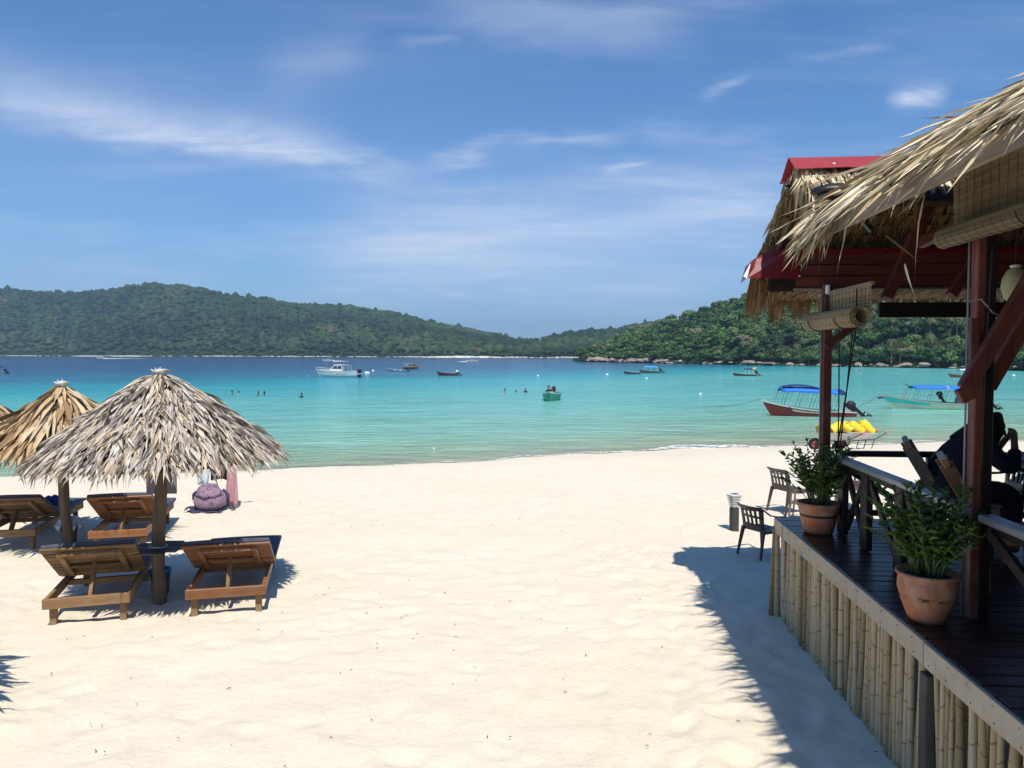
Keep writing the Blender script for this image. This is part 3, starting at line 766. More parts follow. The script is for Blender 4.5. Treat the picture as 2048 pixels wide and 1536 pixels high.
# ---------------------------------------------------------------- loungers (origin: middle of the rear legs on the sand, +Y towards the sea)
def bevbox(name, mat, parent, c, size, rot=None, bev=.006):
    return MB().box((0, 0, 0), size).build(name, mat, parent, bevel=bev, loc=c) if rot is None else _rotbox(name, mat, parent, c, size, rot, bev)
def _rotbox(name, mat, parent, c, size, rot, bev):
    o = MB().box((0, 0, 0), size).build(name, mat, parent, bevel=bev, loc=c); o.rotation_euler = rot; return o
def lounger(loc, rz, label, mat, worn, back=38, w=.80, L=1.95):
    root = thing('sun_lounger', label, 'sun lounger', (loc[0], loc[1], ground(loc[0], loc[1]) - .015), rz, 'wooden sun loungers')
    H = .30
    for s in (-1, 1):
        bevbox('side_rail', mat, root, (s * (w / 2 - .02), L / 2, H - .03), (.04, L, .10))
        for y in (.05, L - .12): bevbox('leg', worn, root, (s * (w / 2 - .075), y + .01, (H - .08) / 2 - .03), (.065, .075, H - .06))
    bevbox('cross_rail', mat, root, (0, -.024, H - .03), (w + .01, .045, .105)); bevbox('cross_rail', mat, root, (0, L + .024, H - .03), (w + .01, .045, .10))
    bevbox('cross_rail', worn, root, (0, L * .50, H - .045), (w - .084, .05, .06))
    for i in range(int((L - .82) / .125)): bevbox('seat_slat', mat, root, (0, .86 + i * .125, H + .033), (w + .06, .10, .022), bev=.004)
    # back rest: hinged in the middle of the frame, leaning towards the camera
    hy = .82; b = thing('back_rest', None, None); del_lab(b); b.parent = root; b.location = (0, hy, H + .035); b.rotation_euler = (-R(back), 0, 0)
    BL = .86; bw = w + .10
    for i in range(8):
        big = i == 7
        bevbox('back_slat', mat, b, (0, -.055 - i * .108 - (.02 if big else 0), .0), (bw, .088 if not big else .112, .022), bev=.004)
    for s in (-1, 1): bevbox('back_batten', mat, b, (s * (w / 2 - .12), -.47, -.034), (.055, .70, .045))
    bevbox('back_batten', mat, b, (0, -.80, -.036), (w - .30, .05, .048)); bevbox('back_batten', mat, b, (0, -.40, -.036), (w - .30, .04, .03))
    prop_y = -.52; py = hy + prop_y * math.cos(R(back)); pz = H + .035 - prop_y * math.sin(R(back)) - .05
    mb = MB().bar((0, py, pz), (0, .10, .22), .085, .04, (1, 0, 0)); mb.build('prop', worn, root, bevel=.005)
    # mattress: flat part and raised part, one soft piece
    rows = []; mw = bw / 2 - .005; th = .048
    prof = [(L + .06, H + .045), (L - .25, H + .047), (1.2, H + .047), (hy + .10, H + .048)]
    e = [(hy - .02, H + .06)] + [(hy - t * math.cos(R(back)), H + .05 + t * math.sin(R(back)) + .003) for t in (.15, .35, .6, .80, BL + .0)]
    prof += e; nrm = []
    up = []
    for i, (y, z) in enumerate(prof):
        y0, z0 = prof[max(i - 1, 0)]; y1, z1 = prof[min(i + 1, len(prof) - 1)]; d = Vector((0, y0 - y1, z0 - z1)).normalized(); up.append(Vector((0, -d.z, d.y)))
    for (y, z), u in zip(prof, up):
        p = Vector((0, y, z)); q = p + u * th
        rows.append([(-mw, p.y, p.z), (-mw * .5, p.y, p.z), (0, p.y, p.z), (mw * .5, p.y, p.z), (mw, p.y, p.z), (mw, q.y, q.z), (mw * .5, q.y, q.z + .006), (0, q.y, q.z + .008), (-mw * .5, q.y, q.z + .006), (-mw, q.y, q.z)])
    mb = MB().sheet(rows, closed=True); n = 10; last = (len(rows) - 1) * n
    mb.f += [tuple(range(n))[::-1], tuple(range(last, last + n))]; mb.m += [0, 0]
    mb.build('mattress', M_MATTRESS, root, bevel=.018, seg=2)
    return root
def del_lab(o):
    for k in ('label', 'category'):
        if k in o: del o[k]
lounger(at(453, 1230, z=0), R(13), 'dark wooden sun lounger right of the pole of the grey umbrella', M_LOUNGE, M_LOUNGED, 29)
lounger(at(176, 1249, z=0), R(17), 'worn wooden sun lounger left of the grey umbrella pole, sun striped head board', M_LOUNGED, M_LOUNGED, 32, .80, 1.62)
lounger(at(238, 1102, z=0), R(14), 'second row wooden sun lounger with orange lit crossbar behind the grey umbrella pole', M_LOUNGE, M_LOUNGED, 30, .76)
lounger(at(14, 1102, z=0), R(12), 'wooden sun lounger cut by the left edge with a blue towel over it', M_LOUNGED, M_LOUNGED, 28, .76)

# table round the near pole
def octo_table():
    c = at(318, 1097, Y=8.60); t = thing('pole_table', 'dark octagonal table fixed round the grey umbrella pole', 'table', (U1.x - .01, U1.y, 0), 0)
    m = wood('table_top', (.10, .075, .06), (.05, .04, .035), .6, 3, 0, .3)
    z = .62
    for k in range(5):
        y = -.24 + .12 * k; half = .30 if abs(y) < .10 else .30 - (abs(y) - .08) * .8
        segs = ((-half, half),) if k != 2 else ((-half, -.085), (.085, half))
        for a, b in segs: bevbox('plank', m, t, ((a + b) / 2, y, z + .002 * (k % 2)), (b - a, .112, .022), bev=.004)
    for s in (-1, 1): MB().bar((s * .25, s * .11, z - .03), (s * .03, s * .11, z - .03), .035, .03).build('bracket', M_POLE, t)
    mb = MB(); mb.tube([(math.cos(a) * .092, math.sin(a) * .092, z + .018 + .006 * math.sin(3 * a)) for a in [2 * PI * i / 16 for i in range(17)]], .010, 6); mb.build('cord', M_ROPE, t)
octo_table()
# bins
def bin_(loc, label, rim, bag):
    t = thing('waste_bin', label, 'bin', (loc[0], loc[1], ground(loc[0], loc[1]) - .01), 0, 'small bins beside umbrella poles')
    m = plain('bin_dark', (.030, .036, .055), .4, .1, 3, 0); mr = plain('bin_rim_' + label[:6], rim, .35, .1, 3, 0)
    MB().lathe([(.085, 0), (.095, .05), (.118, .29), (.110, .29), (.088, .03)], 24).build('bucket', m, t, True)
    MB().lathe([(.119, .262), (.127, .266), (.127, .30), (.112, .304), (.110, .27)], 24).build('rim', mr, t, True)
    if bag:
        mm = plain('clear_bag', (.55, .66, .78), .25, .3, 18, .8, spec=.5); v, f = blob(5, 3, .30, 3.5, .55)
        mb = MB(); mb.add(v * np.array([.155, .15, .15]) + np.array([0, 0, .33]), [tuple(q) for q in f])
        for k in range(9):
            a = k * .7; mb.tube([(math.cos(a) * .12, math.sin(a) * .12, .31), (math.cos(a) * .165, math.sin(a) * .165, .27), (math.cos(a) * .15, math.sin(a) * .15, .21)], [.03, .04, .012], 6)
        mb.build('bag_liner', mm, t, True)
    return t
bin_(at(321, 1187, z=0), 'dark waste bin with bright blue rim behind the near pole', (.03, .20, .42), False)
bin_(at(139, 1086, z=0), 'dark bin overflowing with a blue white plastic bag at the second pole', (.05, .22, .45), True)
# grey board behind the near pole
def sign_board():
    c = at(323, 963, Y=8.95); t = thing('notice_board', 'blank grey notice board seen from behind, hanging behind the near pole', 'sign', (c.x, c.y, 0), R(4))
    MB().box((0, 0, c.z), (.345, .012, .29)).build('panel', plain('grey_board', (.34, .32, .335), .7, .08, 3, .05), t, bevel=.003)
    MB().tube([(-.12, 0, c.z + .14), (-.10, -.05, 1.75)], .004, 5).tube([(.12, 0, c.z + .14), (.10, -.05, 1.75)], .004, 5).build('cord', M_ROPE, t)
sign_board()

# blue towel over the foot of the second-row left lounger: a folded sheet lying on it
def towel():
    m = plain('blue_towel', (.020, .045, .24), .95, .3, 30, .5, (1, 6, 1))
    c = at(103, 1010, Y=12.1)
    rows = []
    for i in range(15):
        s = i / 14
        row = []
        for j in range(12):
            q = j / 11; x = -.17 + .34 * q + .02 * math.sin(s * 9 + q * 3)
            if s < .45: y, z = .18 - s * .3, .455 + .014 * math.sin(q * 13 + s * 7)
            else: y, z = .02 + .02 * math.sin(q * 15 + s * 4), .455 - (s - .45) * .52
            row.append((x + (0.12 * (s - .45) if s > .45 else 0), y + .10 * (q - .5), z + .05))
        rows.append(row)
    o = MB().sheet(rows).build('beach_towel', m, None, True, loc=(c.x, c.y, 0), solid=.014)
    o.rotation_euler = (0, 0, R(60)); tag(o, 'deep blue towel draped over the lounger beside the second umbrella pole', 'towel')
towel()

# ---------------------------------------------------------------- bag and clothes by the water
def beach_bag():
    P = at(420, 1021, z=0); g = ground(P.x, P.y)
    n = NT('printed_cotton'); c = n.coord()
    v = n.voro(c, 9); v2 = n.voro(c, 27); nz = n.noise(c, 7, 4, .6)
    col = n.mix(n.rng(nz, .35, .65), (.36, .235, .31, 1), (.25, .17, .25, 1))
    ring = n.math('MULTIPLY', n.rng(v, .26, .34, 1, 0), 1.0); col = n.mix(n.math('MULTIPLY', ring, .8), col, (.055, .045, .095, 1))
    core = n.rng(v, .13, .17, 1, 0); col = n.mix(core, col, (.42, .30, .38, 1))
    col = n.mix(n.rng(v2, .20, .34, .8, 0), col, (.09, .07, .13, 1))
    mb_ = n.out(col, .85, n.bump(n.noise(c, 60, 3, .6), .3, .003), .2)
    mdark = plain('dark_print', (.060, .055, .12), .9, .4, 20, .3)
    t = thing('beach_bag', 'bulging purple patterned drawstring backpack on the sand by the water', 'bag', (P.x, P.y, g), R(6))
    prof = [(.01, .0), (.17, .005), (.245, .06), (.275, .15), (.265, .25), (.215, .34), (.165, .40), (.135, .45), (.150, .475), (.11, .47), (.02, .46)]
    mb = MB(); rows = []
    for r, z in prof: rows.append([(math.cos(a) * r * (1 + .04 * math.sin(5 * a + z * 9)) * 1.04, math.sin(a) * r * .72 * (1 + .05 * math.sin(4 * a)) , z) for a in [2 * PI * k / 32 for k in range(32)]])
    mb.sheet(rows, closed=True).build('sack', mb_, t, True, subsurf=1)
    rows = []
    for i in range(7):
        s = i / 6; rows.append([(math.sin(a) * (.16 + .085 * s) * 1.02, -math.cos(a) * (.125 + .075 * s + .012), .45 - .185 * s * (1 - .25 * abs(a) / 1.3) + .012 * math.sin(a * 9) * s) for a in [-1.25 + 2.5 * k / 16 for k in range(17)]])
    MB().sheet(rows).build('flap', mb_, t, True, solid=.012)
    mb = MB()
    for s in (-1, 1): mb.tube([(s * .06, -.06, .46), (s * .10, -.05, .60), (s * .17, -.02, .75)], .007, 5)
    mb.build('drawstring', M_ROPE, t)
    MB().tube([(-.20, -.12, .36), (-.27, -.02, .30), (-.30, .05, .2)], [.02, .024, .02], 6).tube([(.2, .1, .36), (.29, .1, .25), (.30, .06, .06)], [.025, .03, .02], 6).build('strap', mdark, t, True)
    # printed mat under the bag
    rows = [[(-.36 + .62 * i / 16 + .02 * math.sin(j * 2), -.24 + .42 * j / 6 + .02 * math.sin(i), .012 + .012 * math.sin(i * 1.1 + j) + (.10 * max(0, 1 - abs(i - 1.5) / 2.2) if j < 4 else .03)) for i in range(17)] for j in range(7)]
    o = MB().sheet(rows).build('picnic_mat', mdark, None, True, loc=(P.x, P.y, g), solid=.01); tag(o, 'crumpled dark blue printed cloth spread under the backpack', 'cloth')
    # low drying line behind: two stakes and a cord, with clothes over it
    st = thing('drying_rack', 'low drying rack of thin bamboo stakes behind the backpack', 'drying rack', (P.x, P.y + .30, g), 0)
    mbm = plain('stake', (.25, .19, .12), .8, .2, 4, .3)
    for s in (-1, 1): MB().tube([(s * .27 + .02, .03, -.2), (s * .26 + .02, .03, 1.0)], .011, 7).build('stake', mbm, st)
    MB().tube([(-.38, .01, .985), (.1, .01, .98), (.60, .01, .965)], .009, 6).build('crossbar', mbm, st)
    def cloth(nm, label, x0, x1, z1, z0, col, wob=.03, taper=1.0, y=0.0):
        rows = []
        for i in range(12):
            s = i / 11; rows.append([((x0 + x1) / 2 + (q - .5) * (x1 - x0) * (1 + (taper - 1) * s) + .02 * math.sin(s * 4), y + wob * math.sin(q * 11 + s * 2) * (.3 + s) - .012, z1 + (z0 - z1) * s - .015 * math.cos(q * 6.28)) for q in [k / 9 for k in range(10)]])
        o = MB().sheet(rows).build(nm, plain(nm + '_cloth_' + label[:5], col, .9, .15, 20, .2), None, True, loc=(P.x, P.y + .30, g), solid=.008); tag(o, label, nm)
    cloth('towel', 'pale aqua white towel hung left of the backpack', -.34, -.12, .98, .42, (.62, .78, .80), .03, .9)
    cloth('shirt', 'black garment hanging behind the top of the backpack', -.16, .36, .96, .50, (.012, .012, .016), .03, .75, .02)
    cloth('scarf', 'pink scarf hanging down to the sand right of the backpack', .22, .36, .97, .03, (.60, .33, .36), .03, 1.9, -.04)
    cloth('cap', 'white and grey cap clipped to the right end of the drying rack', .40, .56, .95, .83, (.60, .60, .64), .02, .7)
    v, f = blob(9, 2, .3, 2, .6); mb = MB(); mb.add(v * .05 + np.array([.42, -.02, .035]), [tuple(q) for q in f]); o = mb.build('sandal', plain('rubber', (.07, .06, .06), .7, .2, 9, 0), None, True, loc=(P.x, P.y, g)); tag(o, 'small dark sandal at the foot of the pink scarf', 'sandal')
beach_bag()

# ---------------------------------------------------------------- garden light
def bollard():
    P = at(1468, 1061, z=0); t = thing('garden_light', 'square post light with flared slatted lantern and solar cell', 'lamp', (P.x, P.y, ground(P.x, P.y)), R(20))
    md = plain('post_dark', (.055, .055, .05), .7, .2, 6, .2); mw = plain('lantern_white', (.72, .72, .68), .4, .05, 5, 0); mc = plain('solar_cell', (.03, .04, .07), .2, .05, 5, 0)
    MB().box((0, 0, .16), (.108, .108, .42)).build('post', md, t, bevel=.004)
    mb = MB()
    for k in range(7):
        z = .38 + k * .027; h = .050 + k * .0052; mb.lathe([(h * 1.414, z), (h * 1.414 + .012, z + .005), (h * 1.414 + .012, z + .014), (h * 1.414 - .02, z + .014), (h * 1.414 - .02, z)], 4)
    o = mb.build('louvre', mw, t); o.rotation_euler = (0, 0, PI / 4); o['kind'] = 'stuff'
    MB().box((0, 0, .46), (.07, .07, .17)).build('lamp_core', plain('lamp_glass', (.75, .73, .6), .3, .05, 3, 0), t)
    MB().box((0, 0, .572), (.19, .19, .014)).build('cap', mw, t, bevel=.004); MB().box((.01, 0, .583), (.10, .09, .006)).build('solar_cell', mc, t)
bollard()
# ---------------------------------------------------------------- plastic chairs
def chair(loc, rz, label, col, scale=1.0, gz=None, group='moulded plastic armchairs'):
    """faces +X in its own frame"""
    g = ground(loc[0], loc[1]) if gz is None else gz
    t = thing('plastic_chair', label, 'chair', (loc[0], loc[1], g), rz, group, scale)
    m = plain('plastic_' + label[:12], col, .38, .08, 3, .03, spec=.4)
    # seat: slightly dished, with slots
    mb = MB()
    rows = [[(-.21 + .43 * i / 8, -.225 + .45 * j / 8, .43 - .018 * math.sin(PI * i / 8) * math.sin(PI * j / 8) - (.03 * ((i - 7) if i > 7 else 0)) + .012 * (i / 8)) for i in range(9)] for j in range(9)]
    mb.sheet(rows); mb.build('seat', m, t, True, solid=.012)
    for k in range(5): MB().box((.0, -.15 + .075 * k, .441 - .012), (.34, .012, .012)).build('seat_rib', m, t)
    # back: curved panel with two rows of slots
    mb = MB()
    def bp(u, v):       # u -1..1 across, v 0..1 up
        z = .43 + .40 * v; x = -.20 - .10 * v ** 1.4 + .05 * (u * u) * v - (.035 if v > .93 else 0); y = u * (.215 + .035 * v); return Vector((x, y, z))
    def panel(u0, u1, v0, v1, n=4):
        mb.sheet([[bp(u0 + (u1 - u0) * i / n, v0 + (v1 - v0) * j / n) for i in range(n + 1)] for j in range(n + 1)])
    panel(-1, 1, 0, .26, 8); panel(-1, 1, .52, .60, 8); panel(-1, 1, .83, 1.0, 8)
    for (a, b) in ((-1, -.72), (-.48, -.30), (-.09, .09), (.30, .48), (.72, 1)): panel(a, b, .26, .52); panel(a, b, .60, .83)
    mb.build('back', m, t, True, solid=.014)
    for s in (-1, 1):
        mb = MB(); P = [bp(s, .97), Vector((-.12, s * .285, .70)), Vector((.06, s * .295, .665)), Vector((.20, s * .285, .655)), Vector((.255, s * .275, .625))]
        for i in range(4): mb.bar(P[i], P[i + 1], .052 - .002 * i, .018)
        mb.build('arm', m, t, bevel=.004)
        mb = MB(); mb.bar((.225, s * .275, .65), (.235, s * .255, .43), .045, .04, (1, 0, 0)); mb.bar((.235, s * .25, .44), (.275, s * .27, 0), .05, .045, (1, 0, 0), .036, .03); mb.build('leg', m, t, bevel=.006)
        MB().bar((-.195, s * .215, .46), (-.29, s * .25, 0), .055, .05, (1, 0, 0), .036, .03).build('leg', m, t, bevel=.006)
        MB().bar((-.2, s * .225, .42), (.22, s * .235, .42), .03, .045).build('seat_rail', m, t, bevel=.004)
    MB().bar((.215, -.22, .425), (.215, .22, .425), .035, .035).build('seat_rail', m, t, bevel=.004)
    return t
CH = (.050, .036, .032)
chair(at(1524, 1110, z=0), R(28), 'dark brown plastic armchair at the corner of the deck, half in shade', CH, .86)
chair(at(1577, 1024, z=0), R(22), 'brown plastic armchair on the sand behind the first potted plant', (.075, .055, .045), .95)
chair(at(1606, 1040, z=0), R(150), 'small paler brown plastic chair with arched arms behind the terracotta pot', (.17, .125, .105), .72)
chair(at(1700, 1020, z=0), R(-110), 'grey brown plastic armchair on the sand glimpsed through the railing', (.11, .085, .075), .95)
# ================================================================ BEACH RESTAURANT (local frame: x inland, y towards the sea, origin at the seaward corner of the deck)
RC = Vector((2.823, 8.147, 0.0)); RZ = R(-4.72)
_rot = Matrix.Rotation(-RZ, 3, 'Z')
def loc_(p): return _rot @ (Vector(p) - RC)
def L(px, py, Y): return loc_(at(px, py, Y=Y))
def Lx(px, py, lx):
    """local point on the pixel's ray whose inland coordinate is lx"""
    d = ray(px, py); a = _rot @ d; o = _rot @ (Vector((0, 0, CAM_Z)) - RC); t = (lx - o.x) / a.x; return o + a * t
def W2(p): return RC + Matrix.Rotation(RZ, 3, 'Z') @ Vector(p)
DZ = 1.05
M_DECK = wood('deck_plank_wood', (.062, .020, .015), (.030, .012, .010), .34, 2.5, 0, .5, .22, .25)
M_FASC = plain('painted_fascia', (.43, .36, .255), .6, .16, 3, .25, dirt=(.17, .13, .10))
M_RED = wood('red_stained_timber', (.150, .040, .024), (.078, .020, .014), .5, 2.2, 2, .35, .2, .3, .30)
M_REDX = wood('red_stained_beam', (.150, .038, .024), (.078, .019, .014), .5, 2.2, 0, .35, .2, .25)
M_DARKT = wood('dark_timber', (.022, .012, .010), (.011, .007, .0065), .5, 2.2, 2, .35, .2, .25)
M_GREYW = wood('weathered_board', (.27, .225, .175), (.17, .14, .11), .8, 2.0, 1, .2, .15, .4)
M_RAILTOP = wood('rail_paint', (.26, .26, .25), (.19, .19, .185), .38, 2.0, 1, .5, .06, .1)
M_REDMETAL = plain('red_sheet_metal', (.17, .007, .010), .35, .10, 1.2, .08, spec=.5, bdist=.02)  # red darkened to stand in for the near roof's shade on the flashing
M_REDMETAL2 = plain('red_sheet_faded', (.30, .036, .040), .45, .12, 1.5, .12, spec=.4, bdist=.02)
M_WHITEM = plain('white_metal', (.70, .69, .66), .4, .08, 2, 0)
M_PVC = plain('grey_pipe', (.22, .22, .22), .4, .06, 3, 0)
M_BLACK = plain('black_metal', (.018, .019, .019), .45, .1, 4, .05)
M_CORD = plain('dark_cord', (.035, .028, .022), .8, .1, 20, 0)
BAM_STOPS = [(0, (.20, .135, .065)), (.3, (.36, .26, .13)), (.6, (.46, .35, .19)), (.85, (.54, .43, .27)), (1, (.38, .33, .25))]
M_POSTG = wood('dark_grey_post', (.13, .11, .09), (.08, .068, .058), .8, 2.0, 2, .2, .1, .4)
def bamboo_mat():
    n = NT('bamboo'); c = n.coord(); col = n.ramp(n.rand(), BAM_STOPS)
    g = n.noise(c, 5, 6, .65, (5, 5, .8)); col = n.mix(1.0, col, n.rng(g, .3, .7, .74, 1.2), 'MULTIPLY')
    d = n.noise(c, 7, 6, .7); col = n.mix(n.rng(d, .60, .72, 0, .75), col, (.11, .085, .06, 1))
    return n.out(col, .5, n.bump(g, .2, .003), .35)
M_BAMB = bamboo_mat(); M_NODE = plain('bamboo_node', (.23, .165, .09), .7, .3, 9, .2, rnd=.4)

# ---------------------------------------------------------------- deck
def build_deck():
    t = thing('wooden_deck', 'raised dark red plank deck with a bamboo pole skirt and pale fascia boards', 'deck', RC, RZ)
    rd = random.Random(31)
    # planks run inland, laid side by side
    y = -.012; i = 0
    plank = [MB().box((0, 0, 0), (6.4, .126, .028)).mesh('plank', M_DECK) for _ in range(1)][0]
    while y > -9.5:
        o = link('plank', plank, None, t); o.location = (3.2 + rd.uniform(-.004, .004), y - .063, DZ - .014 + rd.uniform(-.0025, .0015)); o.rotation_euler = (0, rd.uniform(-.0006, .0006), rd.uniform(-.001, .001))
        md = o.modifiers.new('bevel', 'BEVEL'); md.width = .004; md.segments = 1
        y -= .1335 + (.004 if i % 7 == 3 else 0); i += 1
    # sleepers and joists under it
    mb = MB()
    for x in (.12, 1.2, 2.4, 3.6, 4.8, 6.1): mb.box((x, -4.75, DZ - .095), (.07, 9.4, .12))
    mb.build('joist', M_DARKT, t)['kind'] = 'stuff'
    # fascia along the beach side, boards butted with small gaps
    edges = [(.004, -.33, 0), (-.345, -3.53, .004), (-3.56, -6.0, -.004), (-6.01, -9.4, .002)]
    for a, b, off in edges:
        bm = MB().box((0, 0, 0), (.028, abs(b - a), .150)); o = bm.build('fascia_board', M_FASC, t, bevel=.004, loc=(-.016 + off, (a + b) / 2, DZ - .078))
        o.rotation_euler = (0, R(rd.uniform(-1.2, 1.2)), 0)
    for k in range(14):                       # nail heads
        pass
    mb = MB()
    for k in range(40):
        yy = -.1 - k * .235; 
        for zz in (DZ - .035, DZ - .118): mb.lathe([(.0055, 0), (.004, .003)], 6, (0, yy + rd.uniform(-.03, .03), 0)); vs = mb.v[-12:]; mb.v[-12:] = [(-.033 - p[2], p[1], zz + p[0]) for p in vs]
    mb.build('nail_head', M_BLACK, t)['kind'] = 'stuff'
    bevbox('fascia_board', M_FASC, t, (3.2, .020, DZ - .086), (6.44, .028, .165))
    # posts behind the skirt
    for yy in (-3.545, -6.0, -8.4): bevbox('support_post', M_POSTG, t, (.0, yy, (DZ - .18) / 2 - .1), (.06, .10, DZ - .02))
    for x in (.1, 2.2, 4.4, 6.2): bevbox('support_post', M_DARKT, t, (x, -.12, .42), (.1, .1, 1.0))
    # bamboo skirt: each cane leans and bows on its own
    protos = []
    for k in range(10):
        rr = random.Random(100 + k); mb = MB(); pts, rad = [], []; z = 0; nodes = []
        bow = rr.uniform(-.02, .02); bow2 = rr.uniform(-.012, .012); H = 1.10
        zn = rr.uniform(.05, .2)
        while zn < H: nodes.append(zn); zn += rr.uniform(.17, .30)
        zs = sorted([0, H] + [n + d for n in nodes for d in (-.012, 0, .012) if 0 < n + d < H])
        for zz in zs:
            pts.append((bow * math.sin(PI * zz / H), bow2 * math.sin(PI * zz / H), zz)); rad.append(.5 * (1 - .12 * zz / H) + (.05 if any(abs(zz - n) < 1e-6 for n in nodes) else 0))
        # build in unit radius, scaled per cane
        mb.tube(pts, rad, 8)
        for i in range(len(pts) - 1):
            if any(abs(zs[i] - nn) < 1e-6 for nn in nodes):
                for q in range(8): mb.m[i * 8 + q] = 1
        protos.append(mb.mesh('bamboo_pole', [M_BAMB, M_NODE], True))
    y = -.10; k = 0
    while y > -8.9:
        d = rd.choice((.028, .034, .038, .042, .046, .052, .060)); post = any(abs(y - d / 2 - p) < .085 for p in (-3.545, -6.0, -8.4))
        if post: y -= .05; continue
        z0 = ground(*W2((0, y, 0))[:2]) - .12
        o = link('bamboo_pole', protos[k % 10], None, t)
        o.location = (.040 + rd.uniform(-.012, .012), y - d / 2, z0); o.scale = (d, d, 1.0); o.rotation_euler = (R(rd.gauss(0, 1.7)), R(rd.uniform(-.4, .4)), rd.uniform(0, 6.28))
        y -= d + rd.choice((-.003, -.001, .001, .002, .004, .010)); k += 1
    for dx, lean in ((-.028, 1.6), (.02, -1.0)):
        o = link('bamboo_pole', protos[3], None, t); o.location = (dx - .02, -.02 - .03 * (dx > 0), -.12); o.scale = (.075, .075, .98); o.rotation_euler = (R(lean), R(.8), 1)
build_deck()

# ---------------------------------------------------------------- railing
RX = .435
def build_railing():
    t = thing('deck_railing', 'dark timber railing with pale grey hand rail round the deck edge', 'railing', W2((RX, 0, DZ)), RZ)
    h = .745
    bevbox('hand_rail', M_RAILTOP, t, (0, -1.78, h - .025), (.105, 2.72, .05), bev=.008)
    bevbox('hand_rail', M_RAILTOP, t, (.03, -5.0, h - .045), (.105, 3.5, .05), bev=.008)
    bevbox('hand_rail', M_DARKT, t, (3.0, -.27, h - .02), (5.8, .10, .055), bev=.008)
    bevbox('under_rail', M_DARKT, t, (0, -1.78, h - .075), (.035, 2.62, .06)); bevbox('under_rail', M_DARKT, t, (.03, -5.0, h - .095), (.035, 3.4, .06))
    for y in (-.72, -1.32, -2.05, -3.9, -4.8, -5.8): bevbox('baluster', M_DARKT, t, (0, y, (h - .05) / 2), (.06, .15, h - .06))
    for x in (1.02, 2.2, 3.4, 4.6): bevbox('baluster', M_DARKT, t, (x, -.27, (h - .05) / 2), (.11, .06, h - .06))
    for (y0, z0, y1, z1) in ((-.80, .62, -1.28, .06), (-1.38, .62, -2.0, .06), (-1.28, .64, -.80, .08), (-2.12, .64, -2.85, .06), (-3.35, .62, -4.6, .05)):
        mb = MB().bar((.01, y0, z0), (.01, y1, z1), .035, .07, (0, 0, 1)); mb.build('brace', M_DARKT, t, bevel=.004)
    for (x0, z0, x1, z1) in ((.1, .62, .95, .08), (1.1, .08, 2.1, .62), (2.3, .6, 3.3, .08)):
        MB().bar((x0, -.27, z0), (x1, -.27, z1), .03, .06).build('brace', M_DARKT, t, bevel=.004)
    bevbox('bottom_rail', M_DARKT, t, (3.0, -.27, .12), (5.7, .04, .06)); 
build_railing()

# ---------------------------------------------------------------- roof structure
THATCH_STOPS = [(0, (.13, .08, .04)), (.14, (.34, .23, .12)), (.32, (.58, .46, .27)), (.6, (.76, .66, .46)), (.9, (.84, .77, .60)), (1, (.66, .52, .30))]
M_RL = leafmat('roof_thatch', THATCH_STOPS, .6, .12); M_RS = leafmat('roof_thatch_mass', THATCH_STOPS, .6, .12, 'rnd')
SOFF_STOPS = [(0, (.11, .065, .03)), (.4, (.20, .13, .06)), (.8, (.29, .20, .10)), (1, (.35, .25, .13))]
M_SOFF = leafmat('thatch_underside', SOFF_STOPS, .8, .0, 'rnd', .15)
M_ROOFIN = plain('roof_core', (.06, .042, .026), .95, .3, 10, .4)
def strands(name, parent, p0, p1, down, n, wid, mat, jit=.12, lift=0.0, seed=0, nrm=(0, 0, 1)):
    """a course of thatch: n thin flat strips side by side from the line p0-p1, hanging along `down`"""
    r = random.Random(seed); p0, p1, down = Vector(p0), Vector(p1), Vector(down); nrm = Vector(nrm).normalized(); sd = (p1 - p0).normalized()
    V, F, A = [], [], []
    for i in range(n):
        p = p0.lerp(p1, (i + r.random()) / n) + nrm * r.uniform(-.012, .012); d = down * r.uniform(.86, 1.12) + sd * down.length * r.gauss(0, jit); w = wid * r.uniform(.5, 1.2)
        b = len(V); a = r.random(); e = nrm * lift * r.uniform(-.5, 1)
        V += [p - sd * w / 2, p + sd * w / 2, p + d * .6 + sd * w * .42 + e, p + d * .6 - sd * w * .42 + e, p + d + e * 1.6]
        F += [(b, b + 1, b + 2), (b, b + 2, b + 3), (b + 3, b + 2, b + 4)]; A += [a] * 5
    o = link(name, np_mesh(name, np.array([v[:] for v in V]), np.array(F), mat, False, {'rnd': np.array(A)}), None, parent); return o
